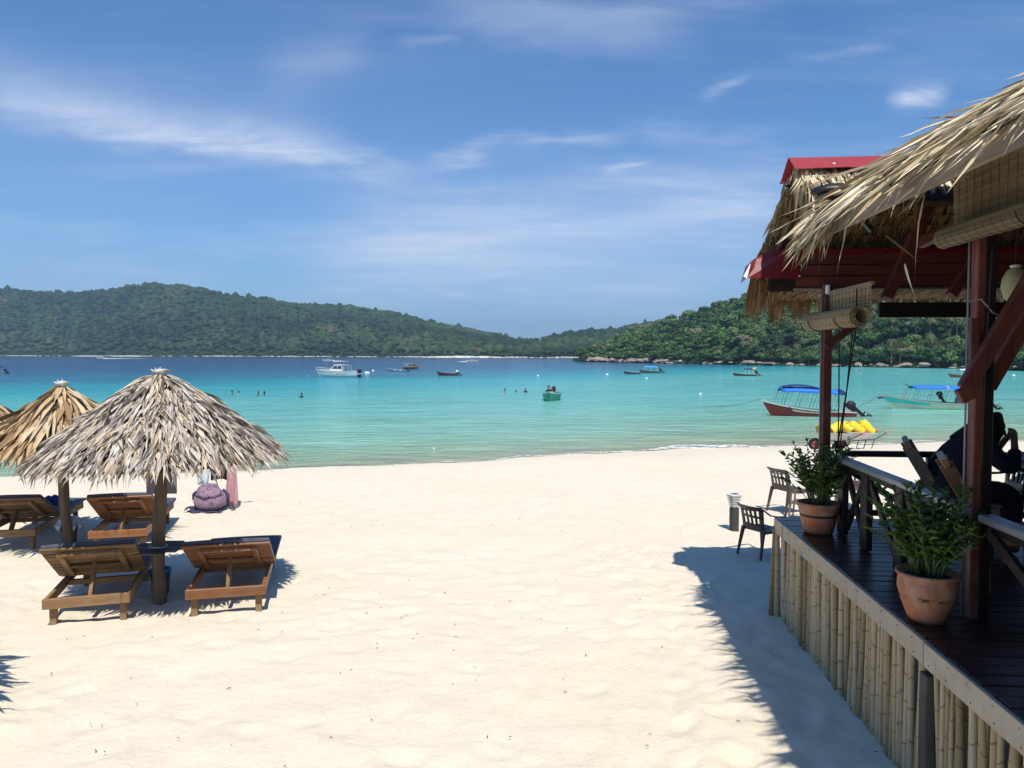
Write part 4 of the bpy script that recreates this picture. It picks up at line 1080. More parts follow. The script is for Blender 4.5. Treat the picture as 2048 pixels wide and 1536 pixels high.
def build_restaurant():
    t = thing('beach_restaurant', 'open sided timber beach restaurant with shaggy palm thatch roof and red ridge cap', 'restaurant', RC, RZ)
    # ---- posts
    def post(lx, ly, w, z0, z1, mat, pipe=True):
        o = bevbox('post', mat, t, (lx, ly, (z0 + z1) / 2), (w, w, z1 - z0), bev=.008)
        if pipe: MB().tube([(lx - w / 2 - .010, ly + w * .15, z0), (lx - w / 2 - .010, ly + w * .15, z1 - .1)], .009, 8).build('pipe', M_PVC, t, True)
        return o
    P1 = loc_(at(1652, 780, Y=7.85)); P2 = loc_(at(1962, 760, Y=5.02))
    post(P1.x, P1.y, .085, DZ, 3.50, M_RED); 
    bevbox('post', M_RED, t, (P2.x - .030, P2.y, (DZ + 4.1) / 2 + .0), (.060, .09, 4.1 - DZ), bev=.008)
    bevbox('post', M_DARKT, t, (P2.x + .034, P2.y + .02, (DZ + 4.1) / 2), (.068, .11, 4.1 - DZ), bev=.008)
    MB().tube([(P2.x - .068, P2.y + .05, DZ), (P2.x - .068, P2.y + .05, 4.1)], .007, 8).build('pipe', M_PVC, t, True)
    for lx, ly in ((.45, -6.2), (3.4, -.3), (6.2, -.3), (3.4, -6.2), (6.2, -3.2), (6.2, -6.2)): bevbox('post', M_DARKT, t, (lx, ly, (DZ + 4.3) / 2), (.14, .14, 4.3 - DZ))
    # ---- braces on the big post
    def pb(a, b, w, h, nm='brace', mat=M_RED, up=(0, 1, 0), parent=None):
        return MB().bar(a, b, w, h, up).build(nm, mat, parent or t, bevel=.006)
    pb(L(1930, 778, 4.88), L(2205, 320, 4.80), .095, .06, mat=M_RED); pb(L(1975, 775, 5.16), L(2238, 320, 5.08), .095, .06, mat=M_RED)
    pb(L(1925, 775, 4.90), L(1938, 800, 4.90), .10, .05, 'block'); bevbox('block', M_RED, t, L(1948, 690, 4.93), (.055, .03, .34))
    pb(L(1652, 694, 7.80), L(1712, 648, 7.78), .07, .05, mat=M_RED)
    # ---- beams
    a, b = L(1757, 620, 7.9), L(2060, 620, 7.75); pb(a, b + Vector((2.4, 0, 0)), .06, .155, 'beam', M_DARKT, (0, 0, 1))
    bevbox('bracket', M_WHITEM, t, (P1.x - .02, P1.y - .06, 3.44), (.03, .06, .09))
    pb((P2.x, P2.y, 4.02), (P2.x, -8.8, 4.02), .08, .14, 'beam', M_DARKT, (0, 0, 1)); pb((.5, -6.2, 4.05), (6.3, -6.2, 4.05), .08, .16, 'beam', M_DARKT, (0, 0, 1))
    pb((P2.x + .1, P2.y, 4.05), (6.3, P2.y, 4.05), .08, .16, 'beam', M_DARKT, (0, 0, 1))
    # ---- struts seen against the far thatch
    pb(L(1868, 385, 7.25), L(1773, 598, 7.05), .085, .10, 'rafter', M_REDX); pb(L(1995, 450, 7.3), L(1902, 592, 7.2), .08, .09, 'rafter', M_REDX)
    pb(L(1842, 486, 7.4), L(1940, 440, 6.6), .06, .10, 'rafter', M_REDX, (0, 0, 1)); pb(L(1845, 493, 7.39), L(1928, 457, 6.59), .06, .02, 'batten', M_GREYW, (0, 0, 1))
    # ---- red boards under the far slope, and the metal flashings
    Yb = 8.22
    for k in range(3):
        z0 = at(1700, 508 + k * 22.5, Y=Yb).z; z1 = at(1700, 529 + k * 22.5, Y=Yb).z; x0 = L(1600 - 4 * k, 520, Yb); x1 = L(2120, 520, Yb - .35)
        pb(Vector((x0.x, x0.y - .004 * k, (z0 + z1) / 2)), Vector((x1.x + 2.5, x0.y - .004 * k, (z0 + z1) / 2)), .022, z0 - z1, 'cladding_board', M_REDX, (0, 0, 1))
    zb0, zb1 = at(1700, 506, Y=Yb).z, at(1700, 577, Y=Yb).z; xb = L(1603, 520, Yb); bevbox('cladding_backing', M_DARKT, t, ((xb.x + 6.2) / 2, xb.y + .03, (zb0 + zb1) / 2), (6.2 - xb.x, .016, zb0 - zb1))
    q = L(1700, 503, 8.17); pb(Vector((L(1597, 503, 8.17).x, q.y, q.z)), Vector((6.2, q.y, q.z)), .05, .055, 'flashing', M_REDMETAL, (0, 0, 1))
    bevbox('soffit_board', M_DARKT, t, ((L(1538, 568, 8.3).x + L(1606, 568, 8.3).x) / 2, L(1570, 568, 8.3).y, at(1570, 568, Y=8.3).z), (L(1606, 568, 8.3).x - L(1538, 568, 8.3).x, .03, .16))
    q = L(1700, 578, 8.16); pb(Vector((L(1590, 578, 8.16).x, q.y, q.z)), Vector((6.2, q.y, q.z)), .05, .024, 'batten', M_GREYW, (0, 0, 1))
    F = [L(1531, 504, 8.2), L(1606, 492, 8.12), L(1596, 557, 8.06), L(1494, 556, 8.1), L(1504, 521, 8.16)]
    mb = MB(); mb.prism(F, (0, .012, 0)); back = [F[0], F[4], F[3], F[3] + Vector((.02, .42, -.02)), F[4] + Vector((.02, .42, -.02)), F[0] + Vector((.02, .42, 0))]
    mb.add([F[0], F[1], F[1] + Vector((0, .45, 0)), F[0] + Vector((0, .45, 0))], [(0, 1, 2, 3)]); mb.add(back, [(0, 1, 4, 5), (1, 2, 3, 4)])
    mb.build('corner_flashing', M_REDMETAL, t)
    mb = MB(); mb.prism([F[3] + Vector((.005, .0, -.005)), F[4] + Vector((-.002, .03, -.02)), F[4] + Vector((-.07, .05, -.16)), F[3] + Vector((-.03, .02, .02))], (.0, .02, 0)); mb.build('gutter_end', M_WHITEM, t)
    # ---- far roof: ridge along x
    rx0 = L(1588, 340, 7.6).x; ridge_y, ridge_z = L(1600, 330, 7.6).y, at(1600, 340, Y=7.6).z
    ey, ez = L(1510, 500, 8.75).y, at(1510, 497, Y=8.75).z; ny, nz = ridge_y - .72, ridge_z - .50
    far = thing('far_thatch', None, None); del_lab(far); far.parent = t
    # solid cores (thin slabs, follow the slopes)
    def slab(name, quad, th, mat=M_ROOFIN, parent=t):
        qd = [Vector(p) for p in quad]; n = (qd[1] - qd[0]).cross(qd[3] - qd[0]).normalized(); n = n if n.z > 0 else -n
        return MB().prism(qd, n * th).build(name, mat, parent)
    X1 = 6.4
    slab('thatch_core', [(rx0 + .04, ridge_y, ridge_z), (X1, ridge_y, ridge_z), (X1, ey + .14, ez - .10), (rx0 + .04, ey + .14, ez - .10)], .05)
    slab('thatch_core', [(rx0 + .05, ridge_y, ridge_z), (3.0, ridge_y, ridge_z), (3.0, ny, nz), (rx0 + .05, ny, nz)], .05)
    # courses on the underside of the far slope, each its own part
    n = 8; dn = Vector((0, (ey - ridge_y), (ez - ridge_z)))
    nv = Vector((0, dn.z, -dn.y)).normalized()
    for k in range(n):
        f0 = k / n; p = Vector((rx0 - .02 - .03 * (k % 2), ridge_y, ridge_z)) + dn * f0 + nv * .035; p1 = Vector((4.2, ridge_y, ridge_z)) + dn * f0 + nv * .035
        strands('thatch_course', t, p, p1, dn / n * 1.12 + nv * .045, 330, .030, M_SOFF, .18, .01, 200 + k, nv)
        slab('thatch_batten', [p + nv * .02 + dn * .002, p1 + nv * .02 + dn * .002, p1 + nv * .02 + dn * .016, p + nv * .02 + dn * .016], .014, M_DARKT)
    # left verge: ragged leaf ends and the pale barge rafter
    pv = Vector((rx0 + .10, ridge_y + .05, ridge_z - .09)); pb(pv + dn * .42 + nv * .06, pv + dn * 1.02 + nv * .06, .075, .03, 'barge_board', M_GREYW, (1, 0, 0))
    protos = [blade(500 + i, 5, random.Random(i).uniform(.05, .45), .8, .8, .8, .6) for i in range(10)]
    rd = random.Random(77); items = []
    for i in range(150):
        f0 = rd.uniform(.02, 1.0); p = Vector((rx0 + rd.uniform(.0, .10), ridge_y, ridge_z)) + dn * f0
        items.append((p, Vector((-.35 - rd.random() * .4, dn.y * .9, dn.z * 1.3)) + Vector((0, 0, rd.uniform(-.35, .1))), (-.3, -.4, 1), rd.uniform(.18, .42), rd.uniform(.025, .05), rd.randrange(10)))
    # near slope under the ridge cap: broad pale leaves
    dn2 = Vector((0, ny - ridge_y, nz - ridge_z)); up2 = Vector((0, -dn2.z, dn2.y)); up2 = up2 if up2.z > 0 else -up2
    for i in range(520):
        f0 = rd.uniform(-.02, .62); x = rx0 + rd.random() ** 1.3 * 2.6; p = Vector((x, ridge_y, ridge_z + .085)) + dn2 * f0
        items.append((p, dn2.normalized() + Vector((rd.gauss(0, .16), 0, rd.uniform(-.05, .1))), up2 + Vector((rd.gauss(0, .5), 0, 0)), rd.uniform(.26, .46), rd.uniform(.035, .065), rd.randrange(10)))
    for i in range(26):                        # long leaves hanging down the verge corner
        items.append((Vector((rx0 + rd.uniform(.0, .22), ridge_y - rd.uniform(.02, .5), ridge_z - .02 - rd.uniform(0, .3))), Vector((rd.gauss(0, .12), -.25, -1)), (0, -1, .2), rd.uniform(.35, .75), rd.uniform(.035, .06), rd.randrange(10)))
    scatter_blades(items, protos, M_RL, M_RS, far, 'leaf', 150, lambda it: it[0].x)
    # ridge cap: folded red sheet
    cz = ridge_z + .115; cx = L(1577, 316, 7.6).x; w, d = .26, .165
    mb = MB(); xs = [cx, cx + .45, cx + .9, 3.2]; rows = []
    for y, z in ((-w - .06, cz - d - .012), (-w, cz - d), (-.012, cz), (.012, cz), (w, cz - d), (w + .06, cz - d - .012)):
        rows.append([(x, ridge_y + y, z + (.012 * math.sin(i * 2.2) if abs(y) > .1 else 0)) for i, x in enumerate(xs)])
    mb.sheet(rows).build('ridge_cap', M_REDMETAL2, t, solid=.006)
    MB().lathe([(.018, 0), (.014, .012), (.004, .016)], 8, (cx + .38, ridge_y - .17, cz - .105)).build('screw', M_WHITEM, t)
    # valley flashing and dark floodlight below the near slope
    mb = MB().prism([L(1604, 500, 6.95), L(1650, 388, 6.9), L(1690, 388, 6.95), L(1665, 470, 7.0)], (0, .012, 0)); mb.build('valley_flashing', M_REDMETAL2, t)
    fl = thing('flood_light', None, None); del_lab(fl); fl.parent = t; c = L(1672, 384, 6.15); fl.location = c
    v, f_ = blob(3, 3, .02, 1, .9); mb = MB(); mb.add(np.array([[p[0] * .20, p[1] * .11, max(p[2], -.15) * .075] for p in v]), [tuple(q) for q in f_]); mb.build('hood', M_BLACK, fl, True)
    MB().box((.02, 0, -.03), (.30, .16, .035)).build('rim', M_BLACK, fl, bevel=.01); MB().bar((.05, 0, -.03), (.30, .05, -.30), .04, .04).build('arm', M_BLACK, fl)
    # ---- main roof: eave along the beach side
    e0z = 3.88; eve = -.06; rise = .45; y_near, y_far = -9.2, -1.22
    def rp(s, y): return Vector((eve + s, y, e0z + .02 + rise * s))
    slab('thatch_core', [rp(0, y_near), rp(3.7, y_near), rp(3.7, y_far), rp(0, y_far)], .10); slab('thatch_core', [rp(1.8, y_far), rp(3.7, y_far), rp(3.7, .45), rp(1.8, .45)], .10)
    slab('thatch_core', [(3.64, y_near, 5.56), (7.4, y_near, 3.9), (7.4, .45, 3.9), (3.64, .45, 5.56)], .10)
    slab('thatch_core', [(1.75, ridge_y, ridge_z + .02), (5.6, ridge_y, ridge_z + .02), (3.7, -1.9, 5.55), (3.6, -1.9, 5.55)], .05)
    for k in range(9):
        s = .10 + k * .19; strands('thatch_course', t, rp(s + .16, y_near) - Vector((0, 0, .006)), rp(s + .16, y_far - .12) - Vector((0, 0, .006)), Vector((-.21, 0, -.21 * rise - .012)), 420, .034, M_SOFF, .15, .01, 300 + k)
    for k in range(6): pb(rp(.03, -1.4 - k * 1.45) - Vector((0, 0, .07)), rp(3.6, -1.4 - k * 1.45) - Vector((0, 0, .07)), .05, .10, 'rafter', M_DARKT, (0, 0, 1))
    pb(Vector((eve - .0, y_far + .35, e0z - .045)), Vector((eve - .0, -4.55, e0z - .045)), .026, .135, 'eave_board', M_GREYW, (0, 0, 1)); pb(Vector((eve - .012, -4.55, e0z - .05)), Vector((eve - .012, y_near, e0z - .05)), .026, .135, 'eave_board', M_GREYW, (0, 0, 1))
    th = thing('thatch_roof', None, None); del_lab(th); th.parent = t
    items = []; protos2 = [blade(600 + i, 8, random.Random(i + 50).uniform(.0, .22), .9, 1.1, .70, .55, 1.15, .06) for i in range(12)]
    down = Vector((-1, 0, -rise)).normalized()
    for i in range(1750):
        y = -1.30 - 7.5 * rd.random() ** .95; s = .30 + 1.25 * rd.random() ** 1.25; p = rp(s, y) + Vector((0, 0, .07 + rd.uniform(0, .12)))
        d = down + Vector((0, rd.gauss(.04, .17), rd.gauss(-.05, .09)))
        u = Vector((-rise, 0, 1)) + Vector((0, rd.gauss(0, .9), 0))
        items.append((p, d, u, rd.uniform(.46, .88), rd.uniform(.028, .070), rd.randrange(12)))
    for i in range(260):                       # drooping ends over the eave board
        y = -1.1 - 7.5 * rd.random() ** 1.1; p = rp(rd.uniform(.06, .34), y) + Vector((0, 0, .09 + rd.uniform(-.02, .05)))
        d = Vector((-1, rd.gauss(.08, .32), rd.uniform(-.95, -.42))); items.append((p, d, (-.6, rd.gauss(0, .6), 1), rd.uniform(.26, .56), rd.uniform(.022, .055), rd.randrange(12)))
    for i in range(130):                       # ragged end of the eave above the corner: long loose blades
        y = rd.uniform(-2.0, -1.3); p = rp(rd.uniform(-.02, .16), y) + Vector((0, 0, rd.uniform(-.02, .12)))
        d = Vector((-1, rd.gauss(.15, .30), rd.uniform(-1.9, -.6))); items.append((p, d, (-.5, .3, 1), rd.uniform(.22, .50), rd.uniform(.022, .050), rd.randrange(12)))
    for (px, py, qx, qy) in ((1830, 345, 1832, 470), (1818, 350, 1800, 420), (1770, 470, 1842, 528), (1700, 430, 1672, 560), (1810, 528, 1823, 590), (1850, 390, 1815, 545)):
        a, b = L(px, py, 5.9), L(qx, qy, 5.75); items.insert(0, (a, b - a, (-1, -1, .3), (b - a).length, .045 if px == 1830 else .018, rd.randrange(12)))
    for i in range(34):                        # wild blades that stick out of the silhouette
        y = -1.2 - 4.6 * rd.random(); p = rp(rd.uniform(.3, 1.0), y) + Vector((0, 0, .13)); items.append((p, Vector((-1, rd.gauss(.1, .3), rd.uniform(-.45, .10))), (0, 0, 1), rd.uniform(.35, .6), rd.uniform(.010, .022), rd.randrange(12)))
    def key(it): return -it[3] * it[4] * 30 + abs(it[0].y + 3.2) * .12 + rd.random() * .6 - (.2 if it[0].x < .3 else 0)
    scatter_blades(items, protos2, M_RL, M_RS, th, 'leaf', 300, key)
    # ---- skirt roof beyond the cladding, with its hanging fringe
    s0, s1 = L(1536, 580, 8.30), L(1540, 597, 9.1)
    slab('skirt_core', [(s0.x, s0.y, s0.z), (X1, s0.y, s0.z), (X1, s1.y, s1.z), (s1.x, s1.y, s1.z)], .04)
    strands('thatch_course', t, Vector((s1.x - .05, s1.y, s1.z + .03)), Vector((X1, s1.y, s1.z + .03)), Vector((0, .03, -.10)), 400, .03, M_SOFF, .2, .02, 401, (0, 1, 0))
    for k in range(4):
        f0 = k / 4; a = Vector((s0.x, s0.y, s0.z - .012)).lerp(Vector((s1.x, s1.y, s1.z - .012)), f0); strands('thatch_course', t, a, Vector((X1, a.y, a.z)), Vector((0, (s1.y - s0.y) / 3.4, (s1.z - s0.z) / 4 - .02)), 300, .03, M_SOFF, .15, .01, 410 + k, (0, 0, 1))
    fr = [blade(700 + i, 5, random.Random(i).uniform(-.1, .15), .6, .6, .7, .7) for i in range(8)]; items = []
    for i in range(46):
        a = L(rd.uniform(1540, 1642), 594, 9.1); items.append((a, Vector((rd.gauss(0, .1), .0, -1)), (0, -1, 0), rd.uniform(.10, .40), rd.uniform(.018, .05), rd.randrange(8)))
    for i in range(170):
        f0 = rd.random(); a = L(1500 + 60 * f0 + rd.uniform(-4, 4), 556 + rd.uniform(-3, 8), 8.5 + rd.uniform(-.15, .3)); items.append((a, Vector((rd.gauss(-.08, .10), 0, -1)), (0, -1, 0), rd.uniform(.26, .50) * (1.1 - .5 * f0), rd.uniform(.012, .03), rd.randrange(8)))
    M_FR = leafmat('fringe_thatch', [(0, (.20, .10, .04)), (.5, (.33, .19, .08)), (1, (.46, .32, .16))], .75, .10); M_FRS = leafmat('fringe_thatch_mass', [(0, (.20, .10, .04)), (.5, (.33, .19, .08)), (1, (.46, .32, .16))], .75, .10, 'rnd')
    fg = thing('thatch_fringe', None, None); del_lab(fg); fg.parent = t
    scatter_blades(items, fr, M_FR, M_FRS, fg, 'leaf', 216)
    pb(L(1546, 562, 8.35), L(1532, 606, 9.0), .05, .03, 'barge_board', M_GREYW, (1, 0, 0))
    # ---- unseen inland walls, added to block light and keep the room dark
    bevbox('light_block_wall', M_DARKT, t, (6.45, -4.6, 2.6), (.08, 9.6, 3.3)); bevbox('light_block_wall', M_DARKT, t, (3.6, -9.3, 3.0), (6.4, .08, 4.4))
    # strings tied to posts
    MB().tube([L(1938, 603, 4.93), L(1962, 598, 4.9), L(1985, 625, 4.9), L(2003, 632, 4.95)], .006, 5).build('wire', M_PVC, t)
build_restaurant()

# ---------------------------------------------------------------- bamboo blinds
def blind(label, lx, ly0, ly1, ztop, zbot, roll, seed, cords):
    t = thing('bamboo_blind', label, 'blind', W2((lx, (ly0 + ly1) / 2, zbot)), RZ, 'rolled bamboo blinds')
    n = NT('blind_slats' + str(seed)); c = n.coord(); g = n.noise(c, 6, 5, .6, (1, .25, 14)); r = n.attr('rnd')
    col = n.mix(r, *(((.26, .19, .10, 1), (.47, .37, .21, 1)) if seed == 1 else ((.15, .105, .052, 1), (.29, .215, .115, 1)))); col = n.mix(1.0, col, n.rng(g, .3, .7, .75, 1.2), 'MULTIPLY'); m = n.out(col, .6, None, .25)  # long blind's slats coloured darker to stand in for the shade on it
    half = (ly1 - ly0) / 2; H = ztop - zbot; r_ = random.Random(seed)
    V, F, A = [], [], []
    def slat(x, z, ang, w=.0085, th=.003):
        b = len(V); cx, sx = math.cos(ang), math.sin(ang); a = r_.random(); e = r_.uniform(-.006, .006)
        for y in (-half + e, half + e):
            for (p, q) in ((-w / 2, -th), (w / 2, -th), (w / 2, th), (-w / 2, th)): V.append((x + p * sx + q * cx, y, z + p * cx - q * sx)); A.append(a)
        for k in range(4): F.append((b + k, b + (k + 1) % 4, b + 4 + (k + 1) % 4, b + 4 + k))
        F.append((b, b + 3, b + 2, b + 1)); F.append((b + 4, b + 5, b + 6, b + 7))
    z = roll
    while z < H: slat(.004 * math.sin(z * 9), z, 0); z += .0115
    turns = 2.6; k = 0; th = 0
    while th < turns * 2 * PI:
        rr = roll - .012 * th / (2 * PI) ; slat(rr - roll + .0 + (roll - rr) - rr * (1 - math.cos(th)) + (0), roll - rr * math.sin(th), th); th += .0118 / max(rr, .03)
    o = link('slats', np_mesh('slats', np.array(V), np.array(F), m, False, {'rnd': np.array(A)}), None, t); o['kind'] = 'stuff'
    mb = MB().bar((0, -half - .03, H + .012), (0, half + .03, H + .012), .03, .03); mb.build('head_rail', M_GREYW, t)
    mb = MB()
    nst = max(6, int(2 * half / .10))
    for k in range(nst + 1):
        y = -half * .97 + 2 * half * .97 * k / nst; mb.tube([(-.006, y, H), (-.007, y, roll)] + [(-roll - (roll + .004) * math.cos(a + PI), y, roll + (roll + .004) * math.sin(a + PI)) for a in [PI * i / 8 for i in range(1, 9)]], .0016, 4)
    o = mb.build('stitching', M_CORD, t); o['kind'] = 'stuff'
    for y in cords:
        pts = [(-.010, y, H), (-.011, y, roll)] + [(-roll - (roll + .008) * math.cos(a + PI), y + .01 * a, roll + (roll + .008) * math.sin(a + PI)) for a in [PI * i / 8 for i in range(1, 9)]]
        MB().tube(pts, .005, 5).build('lift_cord', M_CORD, t)
    return t
pA, pB = Lx(1640, 600, .40), Lx(1742, 600, .40)
blind('short bamboo blind rolled up above the corner post', .40, pB.y, pA.y, 3.39, at(1690, 658, Y=7.3).z, .095, 1, (-.38, .40))
pA = Lx(1906, 490, .40)
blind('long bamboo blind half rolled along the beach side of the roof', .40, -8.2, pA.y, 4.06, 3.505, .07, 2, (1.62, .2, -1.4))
# its pull cords hang to the rail
def pull_cords():
    t = thing('pull_cord', 'dark pull cords of the short blind hanging down to the rail', 'cord', W2((.42, -.6, DZ)), RZ)
    o0 = Vector((.42, -.6, DZ))
    for (a, b, c_, d) in ((1678, 655, 1676, 893), (1706, 655, 1680, 893), (1712, 655, 1676, 885)):
        p, q = L(a, b, 7.25), L(c_, d, 7.4); MB().tube([p - o0, (p + q) / 2 - o0 + Vector((.004, 0, 0)), q - o0], .007, 5).build('strand', M_CORD, t)
    q = L(1676, 893, 7.4) - o0; v, f = blob(4, 2, .5, 2.2, .7); mb = MB(); mb.add(v * np.array([.05, .04, .035]) + np.array(q[:]), [tuple(k) for k in f]); mb.build('coil', M_CORD, t)
pull_cords()
def string2():
    t = thing('pull_cord', 'thin brown pull cord hanging beside the big post', 'cord', W2((.5, -3.3, DZ)), RZ); o0 = Vector((.5, -3.3, DZ))
    MB().tube([L(1985, 500, 4.82) - o0, L(1972, 700, 4.82) - o0, L(1964, 930, 4.80) - o0], .0045, 5).build('strand', M_CORD, t)
string2()
def lantern():
    c = at(2031, 568, Y=6.0); t = thing('hanging_lantern', 'pale green cream egg shaped lantern hanging under the roof', 'lantern', (c.x, c.y, c.z - .13))
    m = plain('lantern_paper', (.36, .36, .22), .7, .12, 8, .1)
    MB().lathe([(.03, -.02), (.075, .02), (.10, .10), (.092, .17), (.06, .235), (.025, .26)], 20).build('shade', m, t, True); MB().lathe([(.028, .255), (.045, .268), (.028, .28)], 16).build('cap', M_WHITEM, t, True)
    MB().tube([(0, 0, .28), (0, 0, .75)], .006, 5).build('cord', M_CORD, t)
lantern()

# ---------------------------------------------------------------- potted plants
def clay(name, scuff):
    n = NT(name); c = n.coord(); a = n.noise(c, 9, 6, .65); b = n.noise(c, 40, 4, .7)
    col = n.mix(n.rng(a, .3, .7), (.36, .135, .062, 1), (.46, .20, .10, 1)); col = n.mix(n.rng(b, .62, .75, 0, .6), col, (.50, .34, .22, 1))
    sep = n.N.new('ShaderNodeSeparateXYZ'); n.L.new(c, sep.inputs[0]); z = sep.outputs[2]
    st = n.noise(c, 5.5, 7, .72, (1, 1, .45), .8); col = n.mix(n.rng(st, .50, .70, 0, .55), col, (.50, .40, .32, 1)); sd = n.noise(c, 8, 6, .7, (1, 1, .35)); col = n.mix(n.rng(sd, .56, .74, 0, .7), col, (.16, .075, .045, 1))
    if scuff == 'band': col = n.mix(n.math('MULTIPLY', n.rng(z, .165, .172), n.rng(z, .190, .197, 1, 0)), col, (.030, .026, .028, 1))
    else:
        k = n.noise(c, 13, 3, .5, (1, 1, 4)); msk = n.math('MULTIPLY', n.math('MULTIPLY', n.rng(z, .158, .168), n.rng(z, .180, .192, 1, 0)), n.rng(k, .50, .55)); col = n.mix(msk, col, (.035, .028, .032, 1))
    col = n.mix(n.rng(z, .0, .05, .5, 0), col, (.10, .06, .04, 1))
    return n.out(col, .72, n.bump(n.math('ADD', a, b), .35, .006), .25)
LEAF_STOPS = [(0, (.022, .055, .014)), (.4, (.050, .115, .022)), (.75, (.095, .18, .032)), (.92, (.16, .22, .045)), (1, (.32, .27, .06))]
M_PL = leafmat('plant_leaf', LEAF_STOPS, .42, .25, None, .4, False); M_PLS = leafmat('plant_leaf_mass', LEAF_STOPS, .42, .25, 'rnd', .4, False)
M_STEM = plain('plant_stem', (.10, .16, .045), .6, .2, 6, 0); M_SOIL = plain('soil', (.035, .026, .02), .95, .3, 20, .8)
def potted(label, base, prof, scuff, seed, nst, H, spread, pinnate):
    rd = random.Random(seed); t = thing('potted_plant', label, 'potted plant', base, rd.uniform(0, 6), 'potted plants on the deck edge')
    top = max(z for _, z in prof); rim = [r for r, z in prof if z == top][0]
    MB().lathe(prof, 40).build('pot', clay('terracotta' + scuff, scuff), t, True)
    MB().lathe([(.001, top - .035), (rim * .5, top - .028), (rim * .93, top - .04)], 24).build('soil', M_SOIL, t, True)
    stems = MB(); items = []; protos = [blade(900 + seed + i, 4, random.Random(i).uniform(.05, .45), .8, .35, .6, .35, 1.3, .4) for i in range(6)]
    for s in range(nst):
        a = rd.uniform(0, 6.28); r0 = rim * .55 * math.sqrt(rd.random()); h = H * rd.uniform(.45, 1.0); out = spread * rd.uniform(.1, 1.0) * (1.1 - .4 * h / H)
        p0 = Vector((math.cos(a) * r0, math.sin(a) * r0, top - .03)); dirv = Vector((math.cos(a + rd.gauss(0, .4)), math.sin(a + rd.gauss(0, .4)), 0))
        pts = [p0 + dirv * (out * q ** 1.6) + Vector((rd.gauss(0, .006), rd.gauss(0, .006), h * q * (1 - .12 * q * (out / spread)))) for q in [k / 6 for k in range(7)]]
        stems.tube(pts, [.0048 - .0026 * k / 6 for k in range(7)], 5)
        nl = rd.randint(9, 16)
        for k in range(nl):
            q = .34 + .66 * (k + rd.random() * .5) / nl; i = min(int(q * 6), 5); f = q * 6 - i; p = pts[i].lerp(pts[i + 1], min(f, 1)); ax = (pts[i + 1] - pts[i]).normalized()
            b = a + k * 2.4 + rd.uniform(-.5, .5); sd = Vector((math.cos(b), math.sin(b), rd.uniform(.05, .5))); d = (sd + ax * .7).normalized(); ln = rd.uniform(.055, .105) * (1.15 - .35 * q)
            items.append((p, d, Vector((0, 0, 1)) + Vector((rd.gauss(0, .5), rd.gauss(0, .5), 0)), ln * rd.uniform(.6, 1.25), ln * rd.uniform(.28, .48), rd.randrange(6)))
        for k in range(5):                      # tuft at the tip
            b = rd.uniform(0, 6.28); ax = (pts[6] - pts[5]).normalized(); items.append((pts[6], ax + Vector((math.cos(b), math.sin(b), .3)) * .6, (0, 0, 1), rd.uniform(.035, .065), rd.uniform(.012, .022), rd.randrange(6)))
    stems.build('stem', M_STEM, t, True)['kind'] = 'stuff'
    scatter_blades(items, protos, M_PL, M_PLS, t, 'leaf', 300, lambda it: -it[3] + rd.random() * .03)
def deckp(px, py): p = at(px, py, z=DZ); return p
p = deckp(1636, 1066); potted('leafy green plant in a terracotta pot with a dark painted band, at the deck corner', (p.x + .01, p.y + .02, DZ), [(r * .93, z * .95) for r, z in [(.001, 0), (.135, .0), (.150, .02), (.195, .22), (.205, .27), (.215, .275), (.215, .315), (.200, .318), (.188, .28)]], 'band', 5, 58, .62, .34, True)
p = deckp(1846, 1243); potted('bushy plant in a rounded scuffed terracotta pot, nearer the camera', (p.x + .035, p.y + .02, DZ), [(r * .87, z * .88) for r, z in [(.001, 0), (.115, .0), (.135, .03), (.185, .16), (.208, .25), (.205, .31), (.196, .335), (.222, .35), (.225, .368), (.205, .372), (.185, .33)]], 'chip', 9, 70, .60, .38, True)

# ---------------------------------------------------------------- table, wooden chairs, guest
M_CHW = wood('chair_wood', (.33, .155, .055), (.20, .09, .035), .4, 2.4, 2, .4, .1, .2); M_CHG = wood('chair_wood_grey', (.20, .145, .105), (.12, .085, .065), .55, 2.4, 2, .3, .1, .25)
def wood_chair(base, rz, label, mat, top_dx=-.30):
    t = thing('wooden_chair', label, 'chair', base, rz, 'wooden chairs on the deck')
    for s in (-1, 1):
        MB().bar((-.18, s * .22, 0), (-.20, s * .22, .45), .05, .045, (1, 0, 0)).build('leg', mat, t, bevel=.005); MB().bar((.24, s * .22, 0), (.22, s * .22, .44), .045, .045, (1, 0, 0)).build('leg', mat, t, bevel=.005)
        MB().bar((-.16, s * .20, .40), (-.16 + top_dx, s * .20, .93), .10, .035, (0, 1, 0)).build('back_post', mat, t, bevel=.005); bevbox('apron', mat, t, (.02, s * .22, .40), (.40, .025, .06))
    for k in range(5): bevbox('seat_slat', mat, t, (-.16 + k * .095, 0, .45), (.085, .46, .02), bev=.004)
    for k in range(5):
        z = .52 + .079 * k; x = -.16 + top_dx * (z - .40) / .53 + .015; o = bevbox('back_slat', mat, t, (x, 0, z), (.016, .42, .078), bev=.003); o.rotation_euler = (0, -math.atan(-top_dx / .53) * 1.0, 0)
    o = bevbox('top_rail', mat, t, (-.16 + top_dx * 1.0, 0, .94), (.05, .50, .07), bev=.008); o.rotation_euler = (0, math.atan(top_dx / .53), 0)
q = at(1895, 925, Y=5.75); wood_chair((q.x + .44, q.y - .10, DZ), RZ - R(20), 'orange brown wooden chair nearest the railing with sloping back', M_CHW)
q = at(1812, 905, Y=6.9); wood_chair((q.x + .46, q.y - .12, DZ), RZ - R(20), 'grey brown wooden chair the dark dressed guest sits on', M_CHG)
chair((at(2004, 900, Y=7.45).x - .1, 7.42), R(168), 'dark plastic armchair on the deck by the far rail, seen against the sand', (.03, .024, .024), .95, DZ)
